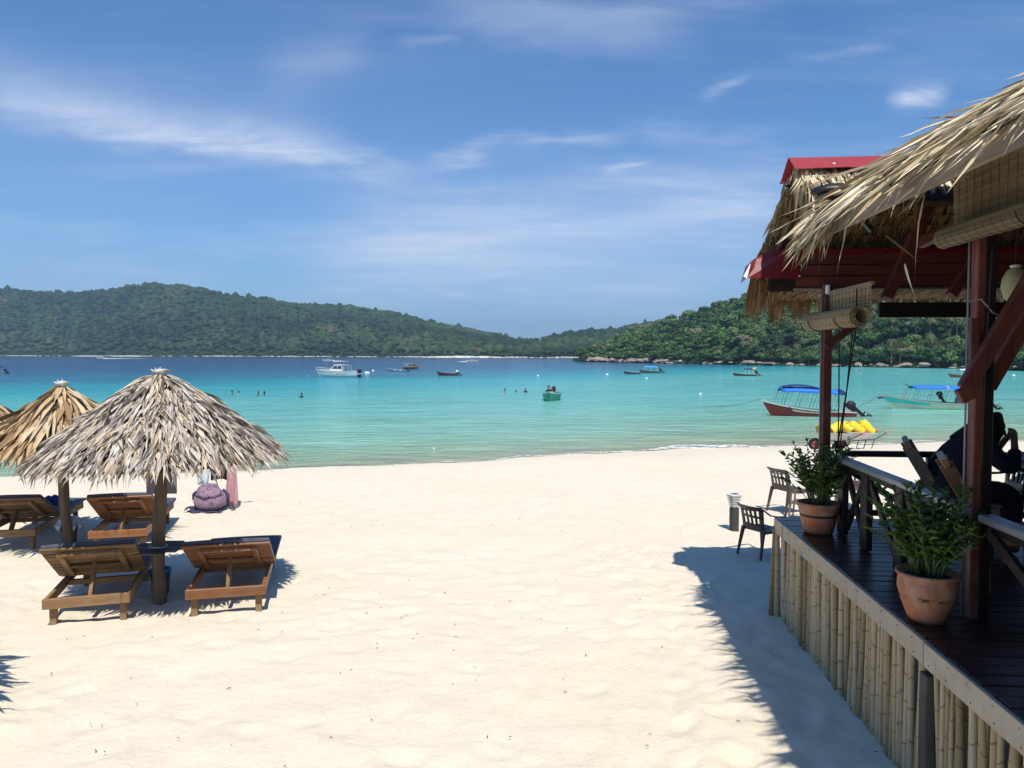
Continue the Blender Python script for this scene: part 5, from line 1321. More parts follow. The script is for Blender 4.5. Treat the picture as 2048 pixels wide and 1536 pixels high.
def table():
    t = thing('dining_table', 'dark wooden dining table in the shade with plates on it', 'table', (4.86, 6.05, DZ), RZ); m = M_DARKT
    for k in range(7): bevbox('plank', m, t, (-.48 + k * .135, 0, .75), (.128, 1.5, .03))
    for x in (-.45, .28):
        for y in (-.62, .62): bevbox('leg', m, t, (x + .08, y, .36), (.07, .07, .73))
    for s in (-1, 1): bevbox('apron', M_RED, t, (0, s * .62, .67), (.75, .03, .12)); bevbox('apron', M_RED, t, (-.42 + .42 * (s + 1), 0, .67), (.03, 1.18, .12))
    mp = plain('glazed_plate', (.30, .32, .34), .2, .05, 3, 0, spec=.5)
    for j, (x, y, r, lab) in enumerate(((-.22, -.28, .12, 'small grey plate on the near end of the dining table'), (.08, .12, .14, 'grey dish in the middle of the dining table'))):
        P = Matrix.Rotation(RZ, 3, 'Z') @ Vector((x, y, .768)) + Vector((4.86, 6.05, DZ)); o = MB().lathe([(.001, 0), (r * .6, .001), (r, .02), (r * .98, .024), (r * .58, .008), (.001, .006)], 24).build('plate', mp, None, True, loc=P); tag(o, lab, 'plate')
table()
def guest():
    t = thing('person', 'person in loose dark clothes and head scarf leaning forward, hands at the mouth', 'person', (3.95, 6.8, DZ), 0)
    skin = plain('skin', (.20, .115, .08), .5, .1, 20, 0, spec=.4); cloth = plain('dark_tunic', (.012, .013, .022), .9, .25, 14, .3); scarf = plain('dark_scarf', (.010, .010, .012), .9, .2, 14, .3); trou = plain('dark_trousers', (.012, .012, .016), .9, .2, 12, .2)
    hip = Vector((-.10, 0, .50)); chest = Vector((.09, 0, .85)); neck = Vector((.22, 0, 1.00)); head = Vector((.33, 0, 1.10))
    v = []; e = []; rad = []
    def add(p, r, par=None):
        v.append(tuple(p)); rad.append(r); i = len(v) - 1
        if par is not None: e.append((par, i))
        return i
    a = add(hip, (.17, .17)); b = add((-.03, 0, .68), (.155, .17), a); c = add(chest, (.15, .19), b); d = add((.17, 0, .95), (.10, .14), c); nk = add(neck, (.062, .062), d); hd = add((.28, 0, 1.05), (.085, .085), nk); h2 = add((.335, 0, 1.10), (.095, .088), hd); add((.35, 0, 1.17), (.07, .068), h2)
    def chain(par, pts):
        for p, r in pts: par = add(p, (r, r), par)
        return par
    hands = []
    for s in (-1, 1):
        hands.append(chain(d, [((.13, s * .17, .94), .075), ((.25, s * .24, .80), .055), ((.36, s * .22, .74), .045), ((.42, s * .14, .86), .037), ((.455, s * .07, .965), .028), ((.47, s * .045, 1.0), .034)]))
        chain(a, [((.06, s * .12, .50), .115), ((.36, s * .14, .52), .088), ((.40, s * .15, .47), .075), ((.38, s * .15, .25), .06), ((.36, s * .15, .07), .045), ((.46, s * .16, .04), .042)])
    for s, hnd in zip((-1, 1), hands):
        for k in range(4): chain(hnd, [((.485, s * (.055 - .018 * k), 1.035), .0095), ((.478, s * (.050 - .018 * k) - s * .008, 1.068), .0085), ((.462, s * (.045 - .016 * k) - s * .012, 1.088 - .006 * abs(k - 1.5)), .0075)])
        chain(hnd, [((.455, s * .015, 1.015), .011), ((.450, s * .004, 1.040), .009)])
    me = bpy.data.meshes.new('body'); me.from_pydata(v, e, []); o = link('body', me, None, t); md = o.modifiers.new('skin', 'SKIN')
    for i, r in enumerate(rad): me.skin_vertices[0].data[i].radius = r
    me.skin_vertices[0].data[0].use_root = True; md.use_smooth_shade = True
    sb = o.modifiers.new('sub', 'SUBSURF'); sb.levels = sb.render_levels = 2
    me.materials.append(skin)
    # face details
    mb = MB(); f = Vector((.335, 0, 1.10)); fw = Vector((.80, 0, -.60)); upv = Vector((.60, 0, .80))
    mb.tube([f + fw * .085 + upv * .02, f + fw * .108 - upv * .012, f + fw * .09 - upv * .02], [.008, .014, .010], 6); mb.build('nose', skin, t, True)
    # scarf wraps head, neck and shoulders
    rows = []
    for i in range(10):
        s = i / 9; c0 = Vector((.365, 0, 1.215)).lerp(Vector((.10, 0, .90)), s); rr = .02 + .115 * math.sin(min(1, s / .42) * PI / 2) + .10 * max(0, s - .5)
        ax = Vector((-.64, 0, -.77)); sd = Vector((0, 1, 0)); up = ax.cross(sd)
        rows.append([c0 + sd * math.cos(q) * rr * (1 + .04 * math.sin(5 * q + i)) + up * math.sin(q) * rr * .98 for q in [2 * PI * k / 22 for k in range(22)]])
    MB().sheet(rows, closed=True).build('head_scarf', scarf, t, True, solid=.008)
    rows = []                                   # tunic: follows the bent back from the neck to below the hips
    spine = [((.215, .985), .105, .10), ((.13, .935), .20, .135), ((.05, .83), .235, .185), ((-.03, .70), .235, .195), ((-.09, .58), .25, .205), ((-.12, .48), .265, .215), ((-.10, .40), .27, .22)]
    for i, ((x, z), ry, rx) in enumerate(spine):
        n0 = Vector(spine[max(i - 1, 0)][0]); n1 = Vector(spine[min(i + 1, 6)][0]); ax = (n1 - n0).normalized(); nx = Vector((-ax.y, 0, ax.x))
        rows.append([Vector((x, 0, z)) + Vector((0, 1, 0)) * math.cos(q) * ry + nx * math.sin(q) * rx * (1 + .04 * math.sin(6 * q + i)) for q in [2 * PI * k / 26 for k in range(26)]])
    MB().sheet(rows, closed=True).build('tunic', cloth, t, True, solid=.01, subsurf=1)
    for s in (-1, 1):
        MB().tube([(.15, s * .14, .955), (.19, s * .205, .88), (.25, s * .245, .80), (.35, s * .228, .745), (.40, s * .165, .82), (.43, s * .115, .89)], [.085, .082, .074, .066, .056, .052], 14, False).build('sleeve', cloth, t, True, subsurf=1)
        MB().tube([(-.02, s * .11, .51), (.2, s * .13, .53), (.36, s * .14, .53), (.405, s * .15, .48), (.385, s * .15, .28), (.365, s * .15, .09)], [.135, .12, .105, .10, .09, .085], 14, False).build('trouser_leg', trou, t, True, subsurf=1)
    return t
guest()
# ================================================================ BOATS, BUOYS, SWIMMERS (boats: bow towards -X in their own frame, origin on the waterline amidships)
def paint(name, col, rough=.35, dirt=None): return plain('paint_' + name, col, rough, .08, 2.0, .03, spec=.45, rnd=.04, dirt=dirt)
M_BWHITE = paint('white', (.72, .72, .69), .35); M_BLUEC = plain('blue_tarpaulin', (.012, .16, .62), .6, .12, 3, .15, rnd=.05); M_NAVYC = plain('navy_tarpaulin', (.012, .022, .12), .7, .12, 3, .1)
M_STEEL = plain('boat_steel', (.16, .20, .22), .45, .1, 4, 0); M_PINK = paint('salmon', (.62, .40, .34), .5)
class Hull:
    def __init__(s, Lh, B, h0, bow, rake=.17, n=22, flare=1.0, stern=.82):
        s.L, s.B, s.h0, s.bow, s.rake, s.n, s.stern = Lh, B, h0, bow, rake, n, stern
    def st(s, u):
        b = s.B / 2 * max(.025, (1 - (1 - min(u / .62, 1)) ** 2.1) * (1 - (1 - s.stern) * max(0, (u - .62) / .38) ** 1.6))
        z = s.h0 + s.bow * (1 - u) ** 2.6 + .04 * u * u
        xg = -s.L / 2 + u * s.L; r = s.rake * s.L * (1 - u) ** 1.5
        return b, z, xg, r
    def pt(s, u, k, side, inset=0.0):
        """k 0 keel .. 1 gunwale"""
        b, z, xg, r = s.st(u); prof = [(0, -.28, 1.0), (.55, -.22, .92), (.80, -.02, .72), (.90, .45, .40), (1.0, 1.0, 0.0)]
        f = k * 4; i = min(int(f), 3); t = f - i; a, c = prof[i], prof[i + 1]
        yy = (a[0] + (c[0] - a[0]) * t) * b - inset; zz = a[1] + (c[1] - a[1]) * t; zz = zz * z if zz > 0 else zz; rr = (a[2] + (c[2] - a[2]) * t) * r
        return Vector((xg + rr + (inset if u < .05 else 0), side * max(yy, .0), zz))
    def shell(s, k0, k1, inset=0.0, m=4, mb=None):
        mb = mb or MB(); us = [(i / s.n) ** 1.25 for i in range(s.n + 1)]
        for side in (-1, 1):
            rows = [[s.pt(u, k0 + (k1 - k0) * j / m, side, inset) for j in range(m + 1)] for u in us]
            if side < 0: rows = rows[::-1]
            mb.sheet(rows)
        return mb
    def transom(s, mb, k0=0, inset=0.0):
        P = [s.pt(1, k / 6, 1, inset) for k in range(7)] + [s.pt(1, k / 6, -1, inset) for k in range(6, 0, -1)]; mb.add(P, [tuple(range(len(P)))])
    def gun(s, u, side): return s.pt(u, 1, side)
def outboard(parent, x, y, z, tilt, sc=1.0, col=None, name='outboard_motor'):
    m = col or M_BLACK; e = thing(name, None, None); del_lab(e); e.parent = parent; e.location = (x, y, z); e.rotation_euler = (0, -R(tilt), 0); e.scale = (sc,) * 3
    rows = []
    for zz, a, b, dx in ((.30, .14, .12, .05), (.36, .22, .17, .06), (.50, .25, .18, .05), (.64, .22, .165, .03), (.72, .14, .12, .02)):
        rows.append([(dx + math.cos(q) * a, math.sin(q) * b, zz) for q in [2 * PI * k / 14 for k in range(14)]])
    mb = MB().sheet(rows, closed=True); mb.f += [tuple(range(13, -1, -1)), tuple(range(56, 70))]; mb.m += [0, 0]; mb.build('cowling', m, e, True)
    mb = MB(); mb.bar((.06, 0, .34), (.10, 0, -.45), .14, .20, (1, 0, 0), .09, .15); mb.box((.17, 0, -.28), (.34, .20, .02)); mb.bar((.0, 0, -.52), (.30, 0, -.52), .10, .10); mb.prism([(.04, -.01, -.55), (.26, -.01, -.55), (.22, -.01, -.80), (.12, -.01, -.80)], (0, .02, 0)); mb.box((-.06, 0, .20), (.16, .20, .26)); mb.build('lower_unit', M_BLACK, e)
    mb = MB()
    for k in range(3):
        q = k * 2.094; c_, s_ = math.cos(q), math.sin(q); mb.prism([(.34, .02 * c_ - .03 * s_, -.52 + .02 * s_ + .03 * c_), (.30, .17 * c_ - .09 * s_, -.52 + .17 * s_ + .09 * c_), (.37, .19 * c_ + .05 * s_, -.52 + .19 * s_ - .05 * c_), (.38, .02 * c_ + .04 * s_, -.52 + .02 * s_ - .04 * c_)], (.012, 0, 0))
    mb.build('propeller', M_BLACK, e)
    return e
def boat_at(name, label, x0, x1, py, length_m, yaw=0, cat='boat', group='boats moored in the bay'):
    P = on_sea((x0 + x1) / 2, py); t = thing(name, label, cat, (P.x, P.y, SEA), yaw, group)
    return t, P
def px_len(x0, x1, py): return (on_sea(x1, py) - on_sea(x0, py)).length
def ladder_frames(t, hull, us, ztop, mat, half, slope=.18, up=None):
    for u in us:
        for side in (-1, 1):
            mb = MB(); a = hull.gun(u, side); b = hull.gun(min(u + .045, 1), side); x = a.x
            top = Vector((x + slope, side * half, ztop(x + slope))); top2 = top + Vector((.26, 0, 0)); bb = Vector((x + .26, b.y, b.z))
            mb.tube([a, top], .014, 5); mb.tube([bb, top2], .014, 5)
            for q in (.4, .8): mb.tube([a.lerp(top, q), bb.lerp(top2, q)], .010, 4)
            mb.build('canopy_frame', mat, t)
def canopy(t, x0, x1, half, z0, crown, tilt, mat, name='canopy', mid=None):
    def zt(x): return z0 + tilt * (x - x0) / (x1 - x0)
    rows = []
    for i in range(13):
        u = i / 12; x = x0 + (x1 - x0) * u; e = math.sin(PI * u) ** .5 if 0 < u < 1 else 0
        rows.append([(x, half * (-1 + 2 * j / 8), zt(x) + crown * (1 - (-1 + j / 4) ** 2) * (.45 + .55 * e) - (.16 if j in (0, 8) else 0) - .05 * (1 - e) + (.012 * math.sin(i * 2.1 + j))) for j in range(9)])
    MB().sheet(rows).build(name, mat, t, True, solid=.02)
    return zt
# ---- red long boat with blue canopy -------------------------------------------------
def text_mesh(body, size, mat, parent, loc, rot, name='lettering', extr=.004, shear=.0, sx=1.0):
    cu = bpy.data.curves.new(name, 'FONT'); cu.body = body; cu.size = size; cu.extrude = extr; cu.align_x = 'CENTER'; cu.align_y = 'CENTER'; cu.shear = shear; cu.offset = size * .018
    tmp = bpy.data.objects.new(name + '_curve', cu); COL.objects.link(tmp); dg = bpy.context.evaluated_depsgraph_get(); me = bpy.data.meshes.new_from_object(tmp.evaluated_get(dg))
    bpy.data.objects.remove(tmp); me.materials.clear(); me.materials.append(mat); o = link(name, me, None, parent); o.location = loc; o.rotation_euler = rot; o.scale = (sx, 1, 1); return o
def red_boat():
    Lh = px_len(1523, 1704, 832); t, P = boat_at('passenger_boat', 'red hulled passenger boat with blue canopy, moored closest to the beach', 1523, 1704, 832, Lh, R(-6))
    hull = Hull(Lh, 1.75, .44, .72, .15); t.rotation_euler[1] = R(1.8); mr = paint('red_hull', (.19, .018, .020), .4, (.13, .035, .035)); mw = M_BWHITE
    mb = hull.shell(0, .93); hull.transom(mb); mb.build('hull', mr, t, True)
    hull.shell(.93, 1.0, -.012, 2).build('gunwale', mw, t, True); hull.shell(.45, 1.0, .07, 3).build('inner_skin', paint('pale_inside', (.55, .50, .46)), t, True)
    mb = MB(); mb.sheet([[hull.pt(u, .55, -1, .05), hull.pt(u, .55, 1, .05)] for u in [.04 + .95 * i / 12 for i in range(13)]]).build('floor_deck', paint('deck_grey', (.40, .36, .33), .7), t)
    mb = MB(); mb.sheet([[hull.pt(u, .97, -1, .03), hull.pt(u, .97, 0, 0) + Vector((0, 0, .03)), hull.pt(u, .97, 1, .03)] for u in (.012, .06, .12, .18, .245)]).build('fore_deck', mw, t, True)
    mb = MB(); mb.sheet([[hull.pt(u, .98, -1, .03), hull.pt(u, .98, 1, .03)] for u in (.80, .87, .93, .995)]).build('aft_deck', M_PINK, t)
    for u in (.36, .48, .60, .72): a = hull.pt(u, .8, 1, .06); MB().box((a.x, 0, a.z), (.30, 2 * a.y, .05)).build('bench', M_PINK, t, bevel=.01)
    zt = canopy(t, -Lh / 2 + Lh * .20, -Lh / 2 + Lh * .845, .80, 2.02, .22, -.10, M_BLUEC)
    MB().sheet([[(x, y, zt(x) + .40 - .22 * abs(x + .55) / 1.5 * abs(x + .55) / 1.5 - .28 * y * y) for y in (-.62, -.3, 0, .3, .62)] for x in [-2.0 + 2.9 * i / 8 for i in range(9)]]).build('canopy_patch', M_NAVYC, t, True, solid=.02)
    canopy(t, -Lh / 2 + Lh * .80, -Lh / 2 + Lh * .88, .78, 1.93, .20, -.05, M_NAVYC, 'canopy_end')
    ladder_frames(t, hull, (.125, .235, .40, .555, .68, .79), lambda x: zt(x) - .06, M_STEEL, .74, .34)
    outboard(t, Lh / 2 + .22, 0, .42, 48, 1.42); mb = MB().box((Lh / 2 + .02, .0, .30), (.12, .5, .5)); mb.build('motor_bracket', mr, t)
    # helm: wheel and console
    MB().box((1.35, -.2, .62), (.3, .4, .6)).build('console', M_BLACK, t, bevel=.03); MB().bar((-1.55, -.6, .45), (-1.40, -.6, .78), .10, .06).build('backrest', M_BLACK, t, bevel=.01); MB().box((-Lh / 2 + .62, -.15, .98), (.10, .1, .10)).build('bollard_post', M_BLACK, t, bevel=.01)
    # name along the side
    o = text_mesh('PRINGGAB AWATIF', .25, paint('lettering', (.74, .68, .58)), t, (0, 0, 0), (0, 0, 0))
    xs = [v.co.x for v in o.data.vertices]; ys = [v.co.y for v in o.data.vertices]; w = max(xs) - min(xs); hh = max(ys) - min(ys)
    for v in o.data.vertices:                   # laid on the curve of the planking
        u = .30 + .285 * (v.co.x - min(xs)) / w; k = .755 + .115 * (v.co.y - min(ys)) / hh; q = hull.pt(u, k, -1); v.co = q + Vector((0, -.018 - v.co.z, 0))
    # mooring rope
    bow = hull.gun(0, 1); r = MB(); w0 = t.matrix_world if False else None
    q = on_sea(1436, 815); rot = Matrix.Rotation(-t.rotation_euler.z, 3, 'Z'); ql = rot @ (q - P); r.tube([bow, bow.lerp(ql, .35) - Vector((0, 0, .18)), bow.lerp(ql, .7) - Vector((0, 0, .15)), ql - Vector((0, 0, .1))], .014, 5); r.build('mooring_rope', M_CORD, t)
red_boat()
def green_boat():
    Lh = 8.6; P = on_sea(1868, 818); t = thing('passenger_boat', 'pale passenger boat with turquoise bow band and blue canopy, right of the red boat', 'boat', (P.x, P.y, SEA), R(-10), 'boats moored in the bay')
    hull = Hull(Lh, 1.7, .48, .80, .16); mp = paint('pale_green_hull', (.36, .46, .36), .4, (.25, .32, .24)); mt = paint('turquoise_band', (.02, .46, .42)); mm = paint('maroon_inside', (.055, .03, .045), .6)
    mb = hull.shell(.42, .93); hull.transom(mb); mb.build('hull', mp, t, True); hull.shell(0, .42).build('hull_bottom', paint('dark_bottom', (.03, .06, .05)), t, True)
    mb = MB()
    for side in (-1, 1): mb.sheet([[hull.pt(u, k, side, -.01) for k in (.78, .86, .94)] for u in [.003 + .42 * i / 10 for i in range(11)]][::(1 if side > 0 else -1)])
    mb.build('bow_band', mt, t, True)
    hull.shell(.93, 1.0, -.014, 2).build('gunwale', paint('pinkish_rail', (.52, .43, .42)), t, True); hull.shell(.45, 1.0, .07, 3).build('inner_skin', mm, t, True)
    MB().sheet([[hull.pt(u, .52, -1, .05), hull.pt(u, .52, 1, .05)] for u in [.04 + .95 * i / 12 for i in range(13)]]).build('floor_deck', mm, t)
    for u in (.40, .52, .64): a = hull.pt(u, .8, 1, .06); MB().box((a.x, 0, a.z), (.30, 2 * a.y, .05)).build('bench', M_PINK, t, bevel=.01)
    zt = canopy(t, -Lh / 2 + Lh * .28, -Lh / 2 + Lh * .86, .78, 1.95, .12, -.12, M_BLUEC); canopy(t, .55, 1.25, .79, 1.885, .13, -.03, M_BWHITE, 'canopy_patch')
    ladder_frames(t, hull, (.20, .33, .46, .60, .72, .82), lambda x: zt(x) - .05, M_STEEL, .72, .34)
    outboard(t, .75, .5, .80, 25, 1.0); outboard(t, Lh / 2 + .2, 0, .42, 40, 1.2)
    MB().box((1.9, -.1, .75), (.45, .4, .55)).build('console', paint('blue_grey', (.06, .10, .14)), t, bevel=.03); MB().box((3.0, .1, .68), (.7, .5, .22)).build('locker', M_BLACK, t, bevel=.02)
    q = Vector((-Lh / 2 - 1.8, 1.2, -.1)); b = hull.gun(0, 1); MB().tube([b, b.lerp(q, .5) - Vector((0, 0, .15)), q], .012, 5).build('mooring_rope', M_CORD, t)
green_boat()
# ---- white cabin cruiser
def cruiser():
    Lh = px_len(631, 716, 753) ; P = on_sea(674, 754); t = thing('cabin_cruiser', 'white cabin cruiser with twin outboards anchored off the left beach', 'motor boat', (P.x, P.y, SEA), R(-4), 'boats moored in the bay')
    hull = Hull(Lh, 3.0, 1.15, .42, .14, stern=.9); mw = M_BWHITE; mg = plain('dark_glass', (.03, .045, .06), .12, .05, 2, 0, spec=.6); s = Lh / 10.0
    mb = hull.shell(0, .97); hull.transom(mb); mb.build('hull', paint('cream_hull', (.66, .68, .62)), t, True); hull.shell(.97, 1.0, -.03, 1).build('rub_rail', mw, t, True)
    MB().sheet([[hull.pt(u, .98, -1, .04), hull.pt(u, 1, 0) + Vector((0, 0, .12 * math.sin(PI * min(u / .7, 1)))), hull.pt(u, .98, 1, .04)] for u in [.01 + .60 * i / 8 for i in range(9)]]).build('fore_deck', mw, t, True)
    MB().sheet([[hull.pt(u, .55, -1, .1), hull.pt(u, .55, 1, .1)] for u in [.58 + .41 * i / 6 for i in range(7)]]).build('cockpit_floor', mw, t)
    hull.shell(.5, 1.0, .10, 3).build('inner_skin', mw, t, True)
    x0, x1 = -.6 * s, 1.5 * s; z0 = 1.15; z1 = z0 + 1.45 * s
    mb = MB(); lo, hi = .95, .78; A = [(x0 - 1.1 * s, z0 + .15), (x0 + .35 * s, z1), (x1, z1), (x1 + .05 * s, z0 + .1), (x1, z0 - .2), (x0 - 1.1 * s, z0 - .2)]
    mb.prism([(x, -lo, z) for x, z in A], (0, 2 * lo, 0)); mb.build('cabin', mw, t, bevel=.06)
    for sd in (-1, 1): MB().prism([(x0 - .30 * s, sd * (lo + .004), z0 + .62 * s), (x0 + .38 * s, sd * (lo + .004), z1 - .18), (x0 + 1.0 * s, sd * (lo + .004), z1 - .18), (x0 + 1.0 * s, sd * (lo + .004), z0 + .55 * s)], (0, sd * .02, 0)).build('side_window', mg, t); MB().prism([(x0 + 1.12 * s, sd * (lo + .004), z0 + .55 * s), (x0 + 1.12 * s, sd * (lo + .004), z1 - .18), (x1 - .14 * s, sd * (lo + .004), z1 - .18), (x1 - .14 * s, sd * (lo + .004), z0 + .55 * s)], (0, sd * .02, 0)).build('side_window', mg, t)
    MB().prism([(x0 - .62 * s, -.75, z0 + .62 * s), (x0 - .62 * s, .75, z0 + .62 * s), (x0 + .18 * s, .72, z1 - .12), (x0 + .18 * s, -.72, z1 - .12)], (-.03, 0, .02)).build('windscreen', mg, t)
    MB().box(((x0 + x1) / 2 + .35 * s, 0, z1 + .05), (x1 - x0 + .4 * s, 2.0, .09)).build('cabin_roof', mw, t, bevel=.03); MB().box((x0 - .1 * s, 0, z1 + .13), (.9 * s, 1.5, .08)).build('sun_pad', M_BLACK, t, bevel=.02)
    mb = MB(); zt = z1 - .05; mb.sheet([[(x, y, zt - .05 * abs(x - 2.4 * s)) for y in (-.9, 0, .9)] for x in (1.5 * s, 2.2 * s, 3.0 * s)]).build('bimini', paint('tan_canvas', (.45, .36, .22), .8), t, solid=.03)
    mb = MB()
    for sd in (-1, 1):
        for x in (1.9 * s, 3.0 * s): mb.tube([(x, sd * .95, 1.0), (x, sd * .88, zt)], .035, 5)
        pts = [hull.gun(u, sd) + Vector((0, 0, .42)) for u in (.0, .08, .16, .26, .36)]; mb.tube(pts, .022, 5)
        for u in (.02, .12, .24, .36): mb.tube([hull.gun(u, sd), hull.gun(u, sd) + Vector((0, 0, .42))], .018, 4)
    mb.build('rails', paint('stainless', (.6, .6, .6), .25), t)
    a, b = hull.pt(.52, .78, -1), hull.pt(.78, .78, -1); mb = MB()
    for k in range(3): mb.bar(a.lerp(b, .28 * k) + Vector((0, -.03, .05 * math.sin(k * 2))), a.lerp(b, .28 * k + .36) + Vector((0, -.03, .10)), .02, .10 - .02 * k)
    mb.build('side_stripe', paint('stripe', (.22, .05, .10)), t)
    for y in (-.5, .45): outboard(t, Lh / 2 + .15, y, .55, 0, 1.45)
    MB().box((Lh / 2 + .3, 0, .62), (.7, 2.2, .10)).build('swim_platform', mw, t, bevel=.03)
cruiser()
def skiff(label, x0, x1, py, yaw, col, inside, canopy_col=None, motor=True, extra=None, B=1.5, h0=.42, bow=.55, rail=None, name='small_boat', mcol=None):
    Lh = px_len(x0, x1, py); P = on_sea((x0 + x1) / 2, py); t = thing(name, label, 'boat', (P.x, P.y, SEA), R(yaw), 'boats moored in the bay')
    hull = Hull(Lh, min(B, Lh * .26), h0, bow, .15, 16); m = paint(label[:18], col, .45); mi = paint(label[:18] + '_in', inside, .6)
    mb = hull.shell(0, .90); hull.transom(mb); mb.build('hull', m, t, True); hull.shell(.90, 1, -.012, 1).build('gunwale', paint(label[:18] + '_rail', rail or inside, .5), t, True); hull.shell(.45, 1, .07, 3).build('inner_skin', mi, t, True)
    MB().sheet([[hull.pt(u, .55, -1, .05), hull.pt(u, .55, 1, .05)] for u in [.04 + .95 * i / 10 for i in range(11)]]).build('floor_deck', mi, t)
    for u in (.35, .55, .75): a = hull.pt(u, .8, 1, .06); MB().box((a.x, 0, a.z), (.28, 2 * a.y, .05)).build('bench', mi, t)
    if canopy_col is not None:
        zt = canopy(t, -Lh / 2 + Lh * canopy_col[1], -Lh / 2 + Lh * canopy_col[2], min(B, Lh * .26) / 2 * .9, canopy_col[3], .12, -.02, canopy_col[0])
        mb = MB()
        for u in (canopy_col[1] + .03, (canopy_col[1] + canopy_col[2]) / 2, canopy_col[2] - .03):
            for sd in (-1, 1): g = hull.gun(u, sd); mb.tube([g, (g.x, sd * min(B, Lh * .26) / 2 * .85, zt(g.x))], .03, 5)
        mb.build('canopy_frame', M_BWHITE, t)
    if motor: outboard(t, Lh / 2 + .18, 0, .36, 40, 1.25, mcol)
    if extra: extra(t, hull, Lh)
    return t, hull, P
def fenders(t, h, Lh):
    for u in (.45, .72): a = h.pt(u, .75, -1); MB().lathe([(.02, -.2), (.11, -.12), (.11, .12), (.02, .2)], 10, (a.x, a.y - .12, a.z)).build('fender', M_BWHITE, t, True)
skiff('grey inflatable tender with white fenders between the cruiser and wooden ferry', 771, 814, 743, -7, (.26, .30, .32), (.30, .34, .36), None, True, fenders, rail=(.60, .62, .62))
skiff('low dark maroon motor boat with pale outboard right of the wooden ferry', 872, 916, 751, -9, (.10, .022, .03), (.12, .05, .05), None, True, None, rail=(.25, .08, .08), mcol=M_BWHITE)
skiff('plain white nosed open boat tied to the canopied boat in mid bay', 1246, 1281, 748, -3, (.07, .03, .07), (.16, .10, .12), None, False, None, rail=(.50, .46, .48))
skiff('brown boat with a bright sky blue canopy in mid bay', 1277, 1322, 746, -2, (.10, .085, .05), (.30, .24, .12), (plain('sky_blue_canvas', (.05, .38, .66), .6, .1, 3, 0), .22, .84, 1.55), True, None)
def inflatable(t, h, Lh):
    mb = MB(); mb.tube([(Lh * .38 + .42 * math.cos(a), .0 + .42 * math.sin(a), 1.55 + .12 * math.cos(a)) for a in [2 * PI * k / 16 for k in range(17)]], .15, 8, False); mb.build('float_ring', paint('yellow', (.80, .52, .03)), t, True); MB().lathe([(.0, 1.50), (.36, 1.52), (.36, 1.60), (0, 1.62)], 12, (Lh * .38, 0, 0)).build('ring_floor', paint('orange', (.70, .14, .05)), t)
skiff('dark boat with navy awning and a yellow ring float, before the headland', 1464, 1513, 752, -6, (.055, .05, .05), (.45, .40, .36), (M_NAVYC, .50, .86, 1.5), True, inflatable, rail=(.62, .58, .54))
skiff('white small boat moored near the headland rocks', 1712, 1730, 742, 60, (.35, .36, .36), (.5, .5, .5), (M_BWHITE, .25, .75, 1.5), True, None, B=2.0)
skiff('red brown boat with pale green inside, partly hidden by the big post', 1896, 1950, 755, -5, (.22, .055, .04), (.28, .36, .14), (plain('pale_canvas', (.50, .55, .62), .6, .1, 3, 0), .40, .9, 1.6), True, None, rail=(.30, .30, .14))
skiff('grey boat with black motor at the left edge of the picture', -40, 13, 747, -4, (.34, .33, .30), (.40, .38, .34), (M_NAVYC, .3, .8, 1.6), True, None)
# bow-on green boat with people
def figure(mb_parent, name, loc, label, top, hair, legs=False, sc=1.0, thing_=True, lean=0.0, arms=True, skin=(.28, .16, .11), cat='person', group=None):
    """a small distant person from the waist or chest up: one closed body with shoulders, neck and head; hair is a cap on it"""
    t = thing(name, label, cat, loc, 0, group, sc) if thing_ else None
    ms = plain('skin_' + str(skin[0]), skin, .55, .1, 9, 0); mt = plain('top_' + label[:14], top, .8, .15, 9, 0); mh = plain('hair_' + label[:14], hair, .7, .1, 9, 0)
    rows = []
    for z, rx, ry, dy in ((-.55, .17, .13, 0), (-.35, .15, .12, 0), (-.15, .17, .12, 0), (-.02, .205, .11, .01), (.045, .185, .085, .01), (.085, .10, .065, .015), (.11, .056, .055, .02), (.15, .052, .054, .03), (.175, .062, .075, .02), (.225, .078, .092, .02), (.28, .082, .100, .025), (.335, .074, .09, .03), (.375, .045, .055, .035), (.392, .012, .015, .035)):
        rows.append([(math.cos(a) * rx, math.sin(a) * ry + dy + lean * z, z) for a in [2 * PI * k / 18 for k in range(18)]])
    mb = MB().sheet(rows, closed=True)
    for i in range(len(mb.f)): mb.m[i] = 1 if i < 18 * 5 else 0
    n = 18; mb.f += [tuple(range(n - 1, -1, -1)), tuple(range(13 * n, 14 * n))]; mb.m += [1, 0]
    if arms:
        for s in (-1, 1):
            k0 = len(mb.f); mb.tube([(s * .17, 0, .0), (s * .235, -.03, -.14), (s * .25, -.10, -.30), (s * .20, -.22, -.34)], [.058, .05, .042, .035], 8)
            for i in range(k0, len(mb.f)): mb.m[i] = 0 if i > k0 + 8 else 1
    mb.tube([(0, -.075 + lean * .25, .245), (0, -.092 + lean * .25, .225)], [.012, .016], 6)
    o = mb.build('body', [ms, mt], t, True, subsurf=1)
    rows = []
    for z, rx, ry, dy in ((.20, .080, .055, .065), (.26, .091, .075, .058), (.32, .090, .092, .040), (.37, .062, .07, .035), (.402, .02, .025, .035)):
        rows.append([(math.cos(a) * rx, math.sin(a) * ry + dy + lean * z, z) for a in [2 * PI * k / 14 for k in range(14)]])
    MB().sheet(rows, closed=True).build('hair', mh, t, True, solid=.012)
    return t
